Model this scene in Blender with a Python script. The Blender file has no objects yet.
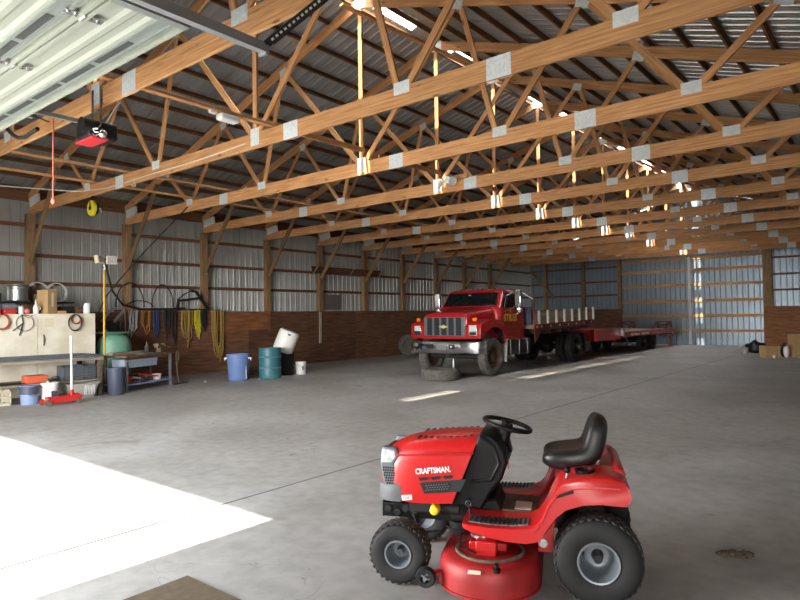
import bpy, math, random
from mathutils import Matrix, Vector
random.seed(11)
C = bpy.context.scene.collection
PI = math.pi
def V(*a): return Vector(a)
# ------------------------------------------------------------------ materials
def lin(c):
    return tuple((x/12.92 if x <= .04045 else ((x+.055)/1.055)**2.4) for x in c)
def rgb(r, g, b): return lin((r/255, g/255, b/255)) + (1,)
def mat(name, col, rough=.6, metal=0, var=0.0, vscale=6, col2=None, bump=0, coat=0, spec=.5, detail=4):
    m = bpy.data.materials.new(name); m.use_nodes = True
    nt = m.node_tree; b = nt.nodes['Principled BSDF']
    b.inputs['Roughness'].default_value = rough; b.inputs['Metallic'].default_value = metal
    b.inputs['Specular IOR Level'].default_value = spec; b.inputs['Coat Weight'].default_value = coat
    b.inputs['Coat Roughness'].default_value = .12
    b.inputs['Base Color'].default_value = col
    if var or col2 or bump:
        tc = nt.nodes.new('ShaderNodeTexCoord'); n = nt.nodes.new('ShaderNodeTexNoise')
        n.inputs['Scale'].default_value = vscale; n.inputs['Detail'].default_value = detail
        nt.links.new(tc.outputs['Object'], n.inputs['Vector'])
        r = nt.nodes.new('ShaderNodeValToRGB')
        c2 = col2 if col2 else tuple(x*(1-var) for x in col[:3])+(1,)
        r.color_ramp.elements[0].position = .38; r.color_ramp.elements[1].position = .64
        r.color_ramp.elements[0].color = c2; r.color_ramp.elements[1].color = col
        nt.links.new(n.outputs['Fac'], r.inputs['Fac']); nt.links.new(r.outputs['Color'], b.inputs['Base Color'])
        if bump:
            bp = nt.nodes.new('ShaderNodeBump'); bp.inputs['Strength'].default_value = bump
            bp.inputs['Distance'].default_value = .01
            nt.links.new(n.outputs['Fac'], bp.inputs['Height']); nt.links.new(bp.outputs['Normal'], b.inputs['Normal'])
    return m
def wood(name, light, dark, grain=1.0, rough=.7, knots=True, objvar=.25):
    m = bpy.data.materials.new(name); m.use_nodes = True
    nt = m.node_tree; b = nt.nodes['Principled BSDF']; N = nt.nodes.new; L = nt.links.new
    b.inputs['Roughness'].default_value = rough; b.inputs['Specular IOR Level'].default_value = .3
    tc = N('ShaderNodeTexCoord'); mp = N('ShaderNodeMapping')
    mp.inputs['Scale'].default_value = (1.1, 26*grain, 1); L(tc.outputs['UV'], mp.inputs['Vector'])
    n = N('ShaderNodeTexNoise'); n.inputs['Scale'].default_value = 1.6; n.inputs['Detail'].default_value = 5
    n.inputs['Distortion'].default_value = .6
    L(mp.outputs['Vector'], n.inputs['Vector'])
    r = N('ShaderNodeValToRGB'); r.color_ramp.elements[0].position = .33; r.color_ramp.elements[1].position = .66
    r.color_ramp.elements[0].color = dark; r.color_ramp.elements[1].color = light
    L(n.outputs['Fac'], r.inputs['Fac'])
    n2 = N('ShaderNodeTexNoise'); n2.inputs['Scale'].default_value = 1.3; n2.inputs['Detail'].default_value = 2
    L(tc.outputs['UV'], n2.inputs['Vector'])
    oi = N('ShaderNodeObjectInfo')
    ad = N('ShaderNodeMath'); ad.operation = 'MULTIPLY_ADD'; ad.inputs[1].default_value = objvar; 
    L(oi.outputs['Random'], ad.inputs[0]); ad.inputs[2].default_value = 1-objvar*.5
    mm = N('ShaderNodeMath'); mm.operation = 'MULTIPLY_ADD'; mm.inputs[1].default_value = .5; mm.inputs[2].default_value = .75
    L(n2.outputs['Fac'], mm.inputs[0])
    m2 = N('ShaderNodeMath'); m2.operation = 'MULTIPLY'; L(ad.outputs[0], m2.inputs[0]); L(mm.outputs[0], m2.inputs[1])
    mx = N('ShaderNodeMix'); mx.data_type = 'RGBA'; mx.blend_type = 'MULTIPLY'; mx.inputs['Factor'].default_value = 1
    L(r.outputs['Color'], mx.inputs['A']); L(m2.outputs[0], mx.inputs['B'])
    out = mx.outputs['Result']
    if knots:
        mp2 = N('ShaderNodeMapping'); mp2.inputs['Scale'].default_value = (1.5, 5, 1); L(tc.outputs['UV'], mp2.inputs['Vector'])
        vo = N('ShaderNodeTexVoronoi'); vo.inputs['Scale'].default_value = 1.0; L(mp2.outputs['Vector'], vo.inputs['Vector'])
        kr = N('ShaderNodeValToRGB'); kr.color_ramp.elements[0].position = .05; kr.color_ramp.elements[1].position = .11
        kr.color_ramp.elements[0].color = (.22, .16, .1, 1); kr.color_ramp.elements[1].color = (1, 1, 1, 1)
        L(vo.outputs['Distance'], kr.inputs['Fac'])
        mx2 = N('ShaderNodeMix'); mx2.data_type = 'RGBA'; mx2.blend_type = 'MULTIPLY'; mx2.inputs['Factor'].default_value = .8
        L(out, mx2.inputs['A']); L(kr.outputs['Color'], mx2.inputs['B']); out = mx2.outputs['Result']
    L(out, b.inputs['Base Color'])
    return m
def concrete():
    m = bpy.data.materials.new('concrete_floor'); m.use_nodes = True
    nt = m.node_tree; b = nt.nodes['Principled BSDF']; N = nt.nodes.new; L = nt.links.new
    tc = N('ShaderNodeTexCoord')
    def noise(s, d=5, dist=0):
        n = N('ShaderNodeTexNoise'); n.inputs['Scale'].default_value = s; n.inputs['Detail'].default_value = d
        n.inputs['Distortion'].default_value = dist; L(tc.outputs['Object'], n.inputs['Vector']); return n
    a = noise(.55, 6, .6); r = N('ShaderNodeValToRGB')
    r.color_ramp.elements[0].position = .3; r.color_ramp.elements[1].position = .7
    r.color_ramp.elements[0].color = rgb(165, 162, 157); r.color_ramp.elements[1].color = rgb(198, 197, 194)
    L(a.outputs['Fac'], r.inputs['Fac'])
    c = noise(7, 6); r2 = N('ShaderNodeValToRGB'); r2.color_ramp.elements[0].position = .3; r2.color_ramp.elements[1].position = .62
    r2.color_ramp.elements[0].color = (.8, .8, .79, 1); r2.color_ramp.elements[1].color = (1, 1, 1, 1)
    L(c.outputs['Fac'], r2.inputs['Fac'])
    mx = N('ShaderNodeMix'); mx.data_type = 'RGBA'; mx.blend_type = 'MULTIPLY'; mx.inputs['Factor'].default_value = 1
    L(r.outputs['Color'], mx.inputs['A']); L(r2.outputs['Color'], mx.inputs['B'])
    # dark stains
    s = noise(1.1, 8, 1.2); r3 = N('ShaderNodeValToRGB'); r3.color_ramp.elements[0].position = .64; r3.color_ramp.elements[1].position = .78
    r3.color_ramp.elements[0].color = (1, 1, 1, 1); r3.color_ramp.elements[1].color = (.62, .58, .53, 1)
    L(s.outputs['Fac'], r3.inputs['Fac'])
    mx2 = N('ShaderNodeMix'); mx2.data_type = 'RGBA'; mx2.blend_type = 'MULTIPLY'; mx2.inputs['Factor'].default_value = 1
    L(mx.outputs['Result'], mx2.inputs['A']); L(r3.outputs['Color'], mx2.inputs['B'])
    ck = noise(.9, 3, 2.0); ca = N('ShaderNodeMath'); ca.operation = 'SUBTRACT'; ca.inputs[1].default_value = .5; L(ck.outputs['Fac'], ca.inputs[0])
    cb = N('ShaderNodeMath'); cb.operation = 'ABSOLUTE'; L(ca.outputs[0], cb.inputs[0]); cl = N('ShaderNodeMath'); cl.operation = 'LESS_THAN'; cl.inputs[1].default_value = .0009; L(cb.outputs[0], cl.inputs[0])
    cm = noise(.35, 2); cg = N('ShaderNodeMath'); cg.operation = 'GREATER_THAN'; cg.inputs[1].default_value = .56; L(cm.outputs['Fac'], cg.inputs[0])
    cx = N('ShaderNodeMath'); cx.operation = 'MULTIPLY'; L(cl.outputs[0], cx.inputs[0]); L(cg.outputs[0], cx.inputs[1])
    # sawn joints
    sp = N('ShaderNodeSeparateXYZ'); L(tc.outputs['Object'], sp.inputs[0])
    def joint(sock, off, step, w):
        q = N('ShaderNodeMath'); q.operation = 'ADD'; q.inputs[1].default_value = -off; L(sock, q.inputs[0])
        p = N('ShaderNodeMath'); p.operation = 'PINGPONG'; p.inputs[1].default_value = step/2; L(q.outputs[0], p.inputs[0])
        l = N('ShaderNodeMath'); l.operation = 'LESS_THAN'; l.inputs[1].default_value = w; L(p.outputs[0], l.inputs[0]); return l
    j1 = joint(sp.outputs[0], -4.55, 23, .013)
    mxj = N('ShaderNodeMath'); mxj.operation = 'MAXIMUM'; L(j1.outputs[0], mxj.inputs[0]); L(cx.outputs[0], mxj.inputs[1])
    mj = N('ShaderNodeMath'); mj.operation = 'MULTIPLY'; mj.inputs[1].default_value = .8; L(mxj.outputs[0], mj.inputs[0])
    mx3 = N('ShaderNodeMix'); mx3.data_type = 'RGBA'; L(mj.outputs[0], mx3.inputs['Factor'])
    L(mx2.outputs['Result'], mx3.inputs['A']); mx3.inputs['B'].default_value = (.03, .03, .03, 1)
    L(mx3.outputs['Result'], b.inputs['Base Color'])
    rr = N('ShaderNodeMapRange'); rr.inputs['To Min'].default_value = .42; rr.inputs['To Max'].default_value = .7
    L(a.outputs['Fac'], rr.inputs['Value']); L(rr.outputs[0], b.inputs['Roughness'])
    bp = N('ShaderNodeBump'); bp.inputs['Strength'].default_value = .12; bp.inputs['Distance'].default_value = .01
    L(c.outputs['Fac'], bp.inputs['Height']); L(bp.outputs['Normal'], b.inputs['Normal'])
    b.inputs['Specular IOR Level'].default_value = .4
    return m
def fibre():
    m = bpy.data.materials.new('ridge_fibreglass'); m.use_nodes = True; nt = m.node_tree; N = nt.nodes.new; L = nt.links.new
    for n in list(nt.nodes):
        if n.type == 'BSDF_PRINCIPLED': nt.nodes.remove(n)
    o = [n for n in nt.nodes if n.type == 'OUTPUT_MATERIAL'][0]
    a = N('ShaderNodeBsdfTransparent'); a.inputs['Color'].default_value = (1, .97, .92, 1); b = N('ShaderNodeBsdfTranslucent'); b.inputs['Color'].default_value = (.9, .9, .86, 1)
    x = N('ShaderNodeMixShader'); x.inputs[0].default_value = .12; L(a.outputs[0], x.inputs[1]); L(b.outputs[0], x.inputs[2]); L(x.outputs[0], o.inputs['Surface']); return m
M = dict(
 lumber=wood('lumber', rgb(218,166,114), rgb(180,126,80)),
 post=wood('post_wood', rgb(156,126,92), rgb(110,86,62)),
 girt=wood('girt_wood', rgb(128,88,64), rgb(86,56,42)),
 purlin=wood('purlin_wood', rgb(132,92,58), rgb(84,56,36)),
 rail=wood('door_rail_wood', rgb(206,156,104), rgb(160,112,68)),
 ply=wood('plywood', rgb(122,86,64), rgb(84,60,46), grain=.35, knots=False, objvar=.35),
 plylight=wood('plywood_light', rgb(142,96,60), rgb(106,70,44), grain=.35, knots=False),
 plank=wood('grey_plank', rgb(172,158,138), rgb(124,110,94)),
 board=wood('stake_board', rgb(196,176,144), rgb(150,130,100)),
 roof=mat('roof_steel', rgb(172,173,172), .34, .6, .12, 1.5),
 backwall=mat('wall_steel_cool_light', rgb(134,148,160), .4, .6, .12, 1.5),  # wall steel again, cooler and dimmer light put into its colour
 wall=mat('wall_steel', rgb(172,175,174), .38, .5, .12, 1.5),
 concrete=concrete(), fibre=fibre(),
 gravel=mat('gravel', rgb(160,156,148), .95, 0, .3, 5),
 plate=mat('galvanised', rgb(222,228,228), .5, 0, .15, 30),
 shiny=mat('zinc', rgb(200,200,200), .25, .9),
 chrome=mat('chrome', rgb(225,225,228), .12, 1),
 darksteel=mat('dark_steel', rgb(52,52,54), .5, .6),
 track=mat('track_steel', rgb(160,164,166), .45, .4),
 doorskin=mat('door_skin', rgb(166,172,160), .45, .0),
 doorstrut=mat('door_strut', rgb(146,154,150), .4, .3),
 slot=mat('slot_dark', rgb(66,70,68), .6),
 black=mat('black_plastic', rgb(12,12,14), .5, spec=.25),
 blackm=mat('black_matte', rgb(12,12,13), .7),
 blackpaint=mat('black_paint', rgb(14,14,16), .35, .2),
 treadrub=mat('tread_rubber', rgb(78,73,68), .85, 0, .45, 40),
 rubber=mat('rubber', rgb(30,30,31), .75, 0, .3, 12),
 rubberdust=mat('dusty_rubber', rgb(104,101,96), .9, 0, .35, 9),
 seatvinyl=mat('seat_vinyl', rgb(16,17,20), .4, 0, col2=rgb(32,28,26), vscale=9),
 mowred=mat('mower_red', rgb(186,26,26), .32, 0, coat=.3),
 deckred=mat('deck_red', rgb(166,30,32), .5, 0, .3, 9),
 mowgrey=mat('mower_grey', rgb(86,88,92), .5),
 treadgrey=mat('tread_grey', rgb(110,108,106), .8, 0, .6, 60),
 rim=mat('rim_grey', rgb(124,130,136), .4, .3),
 lens=mat('headlight_lens', rgb(214,220,226), .12, .1, .3, 40, spec=.8),
 white=mat('white_paint', rgb(232,232,230), .5),
 yellow=mat('yellow_plastic', rgb(228,206,40), .45),
 dust=mat('dusty_mat', rgb(112,98,82), .9, 0, .4, 30),
 truckred=mat('truck_red', rgb(166,20,26), .3, 0, coat=.5),
 trailred=mat('trailer_red', rgb(176,26,32), .45, 0, .25, 2),
 railred=mat('bed_rail_red', rgb(120,44,42), .55, 0, .3, 4),
 glass=mat('dark_glass', rgb(16,20,22), .06, 0, spec=.9),
 grille=mat('grille_grey', rgb(112,118,124), .35, .5),
 grilledark=mat('grille_dark', rgb(40,43,47), .5, .3),
 gold=mat('gold', rgb(214,178,70), .35, .5),
 amber=mat('amber_lens', rgb(226,130,24), .25),
 yelpaint=mat('yellow_lettering', rgb(226,178,48), .5),
 palelet=mat('faded_lettering', rgb(150,88,60), .6),
 whitelet=mat('white_lettering', rgb(222,206,200), .5),
 bed=mat('bed_steel', rgb(66,58,56), .6, .3),
 hub=mat('rusty_hub', rgb(112,82,64), .7, .3, .4, 20),
 hubblack=mat('black_wheel', rgb(28,28,29), .5, .2),
 cream=mat('cream_enamel', rgb(232,228,214), .5, 0, col2=rgb(210,202,182), vscale=2.2),
 bluetop=mat('slate_bench_top', rgb(84,96,114), .55, 0, .25, 5),
 card=mat('cardboard', rgb(178,148,106), .9, 0, .12, 6),
 cardfloor=mat('flat_cardboard', rgb(116,102,82), .95, 0, .2, 20),
 alum=mat('aluminium', rgb(170,174,174), .35, .8, .15, 8),
 redp=mat('red_paint', rgb(186,42,38), .45),
 orange=mat('orange_box', rgb(206,98,64), .6),
 bluebin=mat('blue_plastic', rgb(100,126,178), .5, 0, .08, 4),
 teal=mat('teal_drum', rgb(54,110,122), .45, 0, .2, 5),
 drumwhite=mat('white_poly', rgb(228,230,226), .5),
 greenp=mat('pale_green_poly', rgb(120,170,150), .5, 0, .2, 4),
 darkblue=mat('dark_blue_plastic', rgb(66,74,92), .5),
 greyp=mat('grey_plastic', rgb(168,166,162), .6),
 bucketblue=mat('pale_blue_pail', rgb(132,150,190), .5),
 milk=mat('grey_crate', rgb(104,112,122), .6),
 poleyel=mat('pole_yellow', rgb(214,166,50), .5),
 creamp=mat('cream_crate', rgb(214,206,182), .6),
 ropetan=mat('tan_rope', rgb(150,124,62), .9), ropeyel=mat('yellow_rope', rgb(196,184,40), .8),
 ropeorange=mat('orange_strap', rgb(158,104,52), .85), ropeblue=mat('blue_rope', rgb(44,60,96), .85),
 ropeblack=mat('black_strap', rgb(28,27,30), .8), hose=mat('black_hose', rgb(22,22,22), .6), hosered=mat('red_hose', rgb(150,72,46), .6),
 coilwhite=mat('clear_tube', rgb(208,210,206), .4), pink=mat('pink_plastic', rgb(230,112,130), .5),
 drawer=mat('pale_blue_drawer', rgb(158,176,196), .5, .2),
 rustmetal=mat('rusty_metal', rgb(120,104,88), .7, .3, .4, 14),
 opener=mat('opener_black', rgb(24,24,26), .4), openred=mat('opener_red', rgb(206,44,52), .45),
 cordred=mat('cord_red', rgb(206,110,96), .6), wire=mat('white_cable', rgb(216,210,196), .6),
 fixture=mat('lamp_housing', rgb(236,238,240), .5), debris=mat('dry_debris', rgb(120,106,86), .95, 0, .6, 60),
 dirtybrown=mat('dark_brown_bag', rgb(70,44,32), .8), bluetarp=mat('dark_tarp', rgb(20,22,26), .5),
)
# ------------------------------------------------------------------ mesh builder
class MB:
    def __init__(s): s.v = []; s.f = []; s.uv = []; s.m = Matrix.Identity(4)
    def _add(s, vs, fs, uvf=None):
        o = len(s.v)
        vs = [Vector(p) for p in vs]
        ro = (random.random()*40, random.random()*40)
        for f in fs:
            s.f.append([i+o for i in f])
            if uvf: s.uv.append([(uvf(vs[i])[0]+ro[0], uvf(vs[i])[1]+ro[1]) for i in f])
            else: s.uv.append([(vs[i].x+vs[i].y*.37, vs[i].z+vs[i].y*.61) for i in f])
        s.v += [s.m @ p for p in vs]
        return s
    def box(s, c, d, rot=None):
        c = Vector(c); R = rot if rot else Matrix.Identity(3)
        hx, hy, hz = d[0]/2, d[1]/2, d[2]/2
        vs = [c + R @ Vector((x, y, z)) for x in (-hx, hx) for y in (-hy, hy) for z in (-hz, hz)]
        fs = [(0,1,3,2),(4,6,7,5),(0,4,5,1),(2,3,7,6),(0,2,6,4),(1,5,7,3)]
        k = max(range(3), key=lambda i: d[i]); Rt = R.transposed()
        def uvf(p):
            q = Rt @ (p-c); a = [q[i] for i in range(3) if i != k]; return (q[k], a[0]+a[1])
        return s._add(vs, fs, uvf)
    def beam(s, p0, p1, w, h, up=(0,0,1)):
        # w across, h along 'up'
        p0 = Vector(p0); p1 = Vector(p1); L = (p1-p0); ln = L.length; L.normalize()
        A = L.cross(Vector(up)); 
        if A.length < 1e-4: A = L.cross(Vector((1,0,0)))
        A.normalize(); B = A.cross(L)
        R = Matrix((L, A, B)).transposed()
        return s.box((p0+p1)/2, (ln, w, h), R)
    def tube(s, pts, r, n=8, closed=False, caps=True):
        pts = [Vector(p) for p in pts]; m = len(pts); rings = []; prev = None
        rr = r if isinstance(r, (list, tuple)) else [r]*m
        vs = []
        for i, p in enumerate(pts):
            if closed: t = pts[(i+1) % m]-pts[i-1]
            else: t = pts[min(i+1, m-1)]-pts[max(i-1, 0)]
            t.normalize()
            if prev is None:
                a = t.orthogonal().normalized()
            else:
                a = prev - t*prev.dot(t)
                a = a.normalized() if a.length > 1e-6 else t.orthogonal().normalized()
            prev = a; b = t.cross(a)
            for k in range(n):
                an = 2*PI*k/n; vs.append(p + a*math.cos(an)*rr[i] + b*math.sin(an)*rr[i])
        fs = []
        for i in range(m if closed else m-1):
            j = (i+1) % m
            for k in range(n):
                fs.append((i*n+k, i*n+(k+1) % n, j*n+(k+1) % n, j*n+k))
        if not closed and caps: fs += [tuple(range(n))[::-1], tuple((m-1)*n+k for k in range(n))]
        return s._add(vs, fs)
    def lathe(s, prof, n=32, mtx=None, closed=False, cap=True):
        # prof: (r, z) along local z
        mt = mtx if mtx else Matrix.Identity(4); vs = []; fs = []; m = len(prof)
        for r, z in prof:
            for k in range(n):
                a = 2*PI*k/n; vs.append(mt @ Vector((r*math.cos(a), r*math.sin(a), z)))
        for i in range(m if closed else m-1):
            j = (i+1) % m
            for k in range(n): fs.append((i*n+k, i*n+(k+1) % n, j*n+(k+1) % n, j*n+k))
        if not closed and cap:
            if prof[0][0] > 1e-5: fs.append(tuple(range(n))[::-1])
            if prof[-1][0] > 1e-5: fs.append(tuple((m-1)*n+k for k in range(n)))
        return s._add(vs, fs)
    def cyl(s, p0, p1, r, n=16, r2=None):
        p0 = Vector(p0); p1 = Vector(p1); d = p1-p0
        mt = Matrix.Translation(p0) @ d.to_track_quat('Z', 'Y').to_matrix().to_4x4()
        return s.lathe([(r, 0), (r if r2 is None else r2, d.length)], n, mt)
    def prism(s, poly, a, b, ax='y'):
        # poly of 2D points extruded a..b along ax
        def P(u, v, w):
            return {'y': (u, w, v), 'x': (w, u, v), 'z': (u, v, w)}[ax]
        n = len(poly); vs = [P(u, v, a) for u, v in poly] + [P(u, v, b) for u, v in poly]
        fs = [tuple(range(n))[::-1], tuple(n+i for i in range(n))] + [(i, (i+1) % n, n+(i+1) % n, n+i) for i in range(n)]
        return s._add(vs, fs)
    def loft(s, rings, cap=True, closed=True):
        n = len(rings[0]); vs = [p for r in rings for p in r]; fs = []
        for i in range(len(rings)-1):
            for k in range(n if closed else n-1):
                fs.append((i*n+k, i*n+(k+1) % n, (i+1)*n+(k+1) % n, (i+1)*n+k))
        if cap: fs += [tuple(range(n))[::-1], tuple((len(rings)-1)*n+k for k in range(n))]
        return s._add(vs, fs)
    def ball(s, c, r, n=12, sc=(1,1,1)):
        mt = Matrix.Translation(Vector(c)) @ Matrix.Diagonal((sc[0], sc[1], sc[2], 1))
        return s.lathe([(max(r*math.sin(PI*i/n), 1e-6), -r*math.cos(PI*i/n)) for i in range(n+1)], n*2, mt)
    def ring(s, c, R, r, normal=(0,0,1), n=28, k=8):
        q = Vector(normal).to_track_quat('Z', 'Y'); c = Vector(c)
        return s.tube([c + q @ Vector((R*math.cos(2*PI*i/n), R*math.sin(2*PI*i/n), 0)) for i in range(n)], r, k, closed=True)
    def build(s, name, m, parent=None, smooth=40, bevel=0, seg=2, label=None, sub=0, recalc=True):
        me = bpy.data.meshes.new(name); me.from_pydata([tuple(p) for p in s.v], [], s.f); 
        uvl = me.uv_layers.new(name='UVMap'); i = 0
        flat = [c for f in s.uv for uv in f for c in uv]
        if len(flat) == len(uvl.data)*2: uvl.data.foreach_set('uv', flat)
        if recalc:
            import bmesh
            bm = bmesh.new(); bm.from_mesh(me); bmesh.ops.recalc_face_normals(bm, faces=bm.faces[:]); bm.to_mesh(me); bm.free()
        me.materials.append(M[m] if isinstance(m, str) else m)
        if smooth:
            me.polygons.foreach_set('use_smooth', [True]*len(me.polygons)); me.set_sharp_from_angle(angle=math.radians(smooth))
        o = bpy.data.objects.new(name, me); C.objects.link(o)
        if parent: o.parent = parent
        if bevel:
            b = o.modifiers.new('Bevel', 'BEVEL'); b.width = bevel; b.segments = seg; b.limit_method = 'ANGLE'; b.angle_limit = math.radians(35)
            b.harden_normals = False
            me.polygons.foreach_set('use_smooth', [True]*len(me.polygons))
            me.set_sharp_from_angle(angle=math.radians(75))
        if sub:
            b = o.modifiers.new('Sub', 'SUBSURF'); b.levels = sub; b.render_levels = sub
        if label: o['label'] = label
        return o
def tag(o, label, cat, group=None, kind=None):
    if label: o['label'] = label
    if cat: o['category'] = cat
    if group: o['group'] = group
    if kind: o['kind'] = kind
    return o
def thing(name, label, cat, loc=(0,0,0), rz=0, group=None):
    o = bpy.data.objects.new(name, None); o.empty_display_size = .1; C.objects.link(o)
    o.location = loc; o.rotation_euler = (0, 0, rz)
    return tag(o, label, cat, group)
def struct(o): o['kind'] = 'structure'; return o
def copy_tree(o, parent=None):
    kids = [c for c in C.objects if c.parent is o]
    c = o.copy(); C.objects.link(c)
    if parent: c.parent = parent
    for k in kids: copy_tree(k, c)
    return c
def text(name, body, size, m, parent, mtx, bold=0.0, ext=.001, sx=1.0, align='LEFT'):
    cu = bpy.data.curves.new(name, 'FONT'); cu.body = body; cu.size = size; cu.extrude = ext; cu.offset = bold; cu.align_x = align
    t = bpy.data.objects.new(name+'_tmp', cu); C.objects.link(t)
    dg = bpy.context.evaluated_depsgraph_get(); me = bpy.data.meshes.new_from_object(t.evaluated_get(dg))
    bpy.data.objects.remove(t); bpy.data.curves.remove(cu)
    me.name = name
    me.transform(mtx @ Matrix.Diagonal((sx, 1, 1, 1)))
    me.materials.clear(); me.materials.append(M[m])
    o = bpy.data.objects.new(name, me); C.objects.link(o)
    if parent: o.parent = parent
    return o
def frame(o, x, y, n=None):
    x = Vector(x).normalized(); y = Vector(y); z = x.cross(y).normalized(); y = z.cross(x)
    m = Matrix((x, y, z)).transposed().to_4x4(); m.translation = Vector(o); return m
ORD = ['first','second','third','fourth','fifth','sixth','seventh','eighth','ninth','tenth','eleventh','twelfth','thirteenth','fourteenth','fifteenth','sixteenth']
# ------------------------------------------------------------------ dimensions
XL, XR, XM, YF, YB = -16.0, 1.22, -7.39, -1.25, 31.46
TY = [3.40 + 2.347*k for k in range(12)]
HB = 4.13                      # underside of the truss bottom chords
SL = .318                       # roof slope
ZR = 7.45                      # roof sheet height at the ridge line
def zroof(x): return ZR - SL*abs(x-XM)
DX0, DX1, DH = -10.9, -3.955, 3.5
# ------------------------------------------------------------------ corrugated sheet
def rib_profile(length, pitch=.229, h=.026):
    pts = []; n = int(length/pitch)+1
    for i in range(n):
        b = i*pitch
        for u, d in ((0, 0), (.075, 0), (.079, .004), (.086, .004), (.09, 0), (.145, 0), (.149, .004), (.156, .004), (.16, 0), (.180, 0), (.186, .22*h), (.192, .72*h), (.199, h), (.214, h), (.221, .72*h), (.226, .22*h)):
            if b+u <= length: pts.append((b+u, d))
    pts.append((length, 0)); return pts
def sheet(mb, origin, U, N, length, lo, hi, Vd):
    # strip quads: for every profile point a line from lo(u) to hi(u) along Vd
    origin, U, N, Vd = Vector(origin), Vector(U), Vector(N), Vector(Vd); vs = []; fs = []
    pr = rib_profile(length)
    for u, d in pr:
        vs.append(origin + U*u + N*d + Vd*lo(u)); vs.append(origin + U*u + N*d + Vd*hi(u))
    for i in range(len(pr)-1): fs.append((2*i, 2*i+2, 2*i+3, 2*i+1))
    return mb._add(vs, fs)
# ------------------------------------------------------------------ shell
mb = MB(); mb.box(((XL+XR)/2, (YF+YB)/2+.05, -.06), (XR-XL+.3, YB-YF+.3, .12)); struct(mb.build('floor', 'concrete', smooth=0))
mb = MB(); mb.box((-7, 4, -.2), (160, 150, .1)); struct(mb.build('ground', 'gravel', smooth=0))
mb = MB(); sheet(mb, (XL-.02, YF, 0), (0,1,0), (-1,0,0), YB-YF+.1, lambda u: 0, lambda u: 4.70, (0,0,1)); struct(mb.build('wall_left', 'wall', smooth=20, recalc=False))
mb = MB(); sheet(mb, (XR+.02, YF, 0), (0,1,0), (1,0,0), YB-YF+.1, lambda u: 0, lambda u: 4.70, (0,0,1)); struct(mb.build('wall_right', 'wall', smooth=20, recalc=False))
WB = YB+.05
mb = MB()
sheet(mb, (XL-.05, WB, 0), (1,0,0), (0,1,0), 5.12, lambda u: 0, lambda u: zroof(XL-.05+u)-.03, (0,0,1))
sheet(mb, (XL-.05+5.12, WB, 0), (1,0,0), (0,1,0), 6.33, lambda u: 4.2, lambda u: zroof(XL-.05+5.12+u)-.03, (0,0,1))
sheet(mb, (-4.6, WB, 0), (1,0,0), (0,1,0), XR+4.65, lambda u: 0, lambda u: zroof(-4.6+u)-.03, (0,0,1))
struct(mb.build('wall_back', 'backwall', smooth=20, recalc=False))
mb = MB()
sheet(mb, (XL-.05, YF, 0), (1,0,0), (0,-1,0), DX0-XL+.05, lambda u: 0, lambda u: zroof(XL-.05+u)-.03, (0,0,1))
sheet(mb, (DX0, YF, 0), (1,0,0), (0,-1,0), DX1-DX0, lambda u: DH, lambda u: zroof(DX0+u)-.03, (0,0,1))
sheet(mb, (DX1, YF, 0), (1,0,0), (0,-1,0), 4.2, lambda u: 0, lambda u: zroof(DX1+u)-.03, (0,0,1))
sheet(mb, (DX1+4.2, YF, 0), (1,0,0), (0,-1,0), XR-DX1-4.15, lambda u: 2.05, lambda u: zroof(DX1+4.2+u)-.03, (0,0,1))  # low opening below, out of view, added to let in more daylight
struct(mb.build('wall_front', 'wall', smooth=20, recalc=False))
GAP = .14
k = math.sqrt(1+SL*SL)
mb = MB()
for sgn, ex in ((-1, XL-.28), (1, XR+.28)):
    half = abs(ex-XM)
    d = Vector((sgn, 0, -SL)).normalized(); n = Vector((sgn*SL, 0, 1)).normalized()
    sheet(mb, (XM, YF-.3, ZR), (0,1,0), n, YB-YF+.75, lambda u: GAP*k, lambda u: half*k, d)
struct(mb.build('ceiling', 'roof', smooth=20, recalc=False))
mb = MB(); mb.loft([[(XM-.24, y, ZR-.045), (XM-.12, y, ZR+.015), (XM, y, ZR+.03), (XM+.12, y, ZR+.015), (XM+.24, y, ZR-.045)] for y in (YF-.3, YB+.4)], cap=False, closed=False); struct(mb.build('window_1', 'fibre', smooth=60))
for i, (ya, yb) in enumerate(((-1.5, -.35), (1.45, 3.75), (7.35, 7.7), (9.8, 10.75), (12.2, 13.0), (13.7, 14.8), (16.05, 16.8), (17.5, 18.2), (19.0, 20.0), (21.0, 21.6), (22.6, 23.5))):
    mb = MB()
    for dz in (0, -.003): mb.loft([[(XM-.22, y, ZR-.062+dz), (XM, y, ZR+.008+dz), (XM+.22, y, ZR-.062+dz)] for y in (ya, yb)], cap=False, closed=False)
    tag(mb.build('roof_flashing', 'roof', smooth=0), 'grey metal flashing piece closing the ridge gap, %s from the garage door' % ORD[i], 'flashing', 'ridge flashings')
# back sliding doors: two leaves of sheet with wooden rails
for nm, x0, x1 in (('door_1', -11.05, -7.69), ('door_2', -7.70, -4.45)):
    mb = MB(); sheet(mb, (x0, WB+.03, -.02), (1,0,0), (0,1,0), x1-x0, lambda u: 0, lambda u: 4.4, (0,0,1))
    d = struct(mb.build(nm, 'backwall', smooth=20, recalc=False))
    for z in (.68, 1.39, 2.11, 2.87, 3.58, 4.14):
        b = MB(); b.beam((x0+.04, WB-.0, z), (x1-.04, WB-.0, z), .04, .13); b.build('rail', 'rail', d, smooth=0)
    for x in ((x1-.03) if nm == 'door_1' else (x0+.03),):
        b = MB(); b.beam((x, WB-.005, .03), (x, WB-.005, 4.2), .05, .06, up=(1,0,0)); b.build('stile', 'plate', d, smooth=0)
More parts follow.
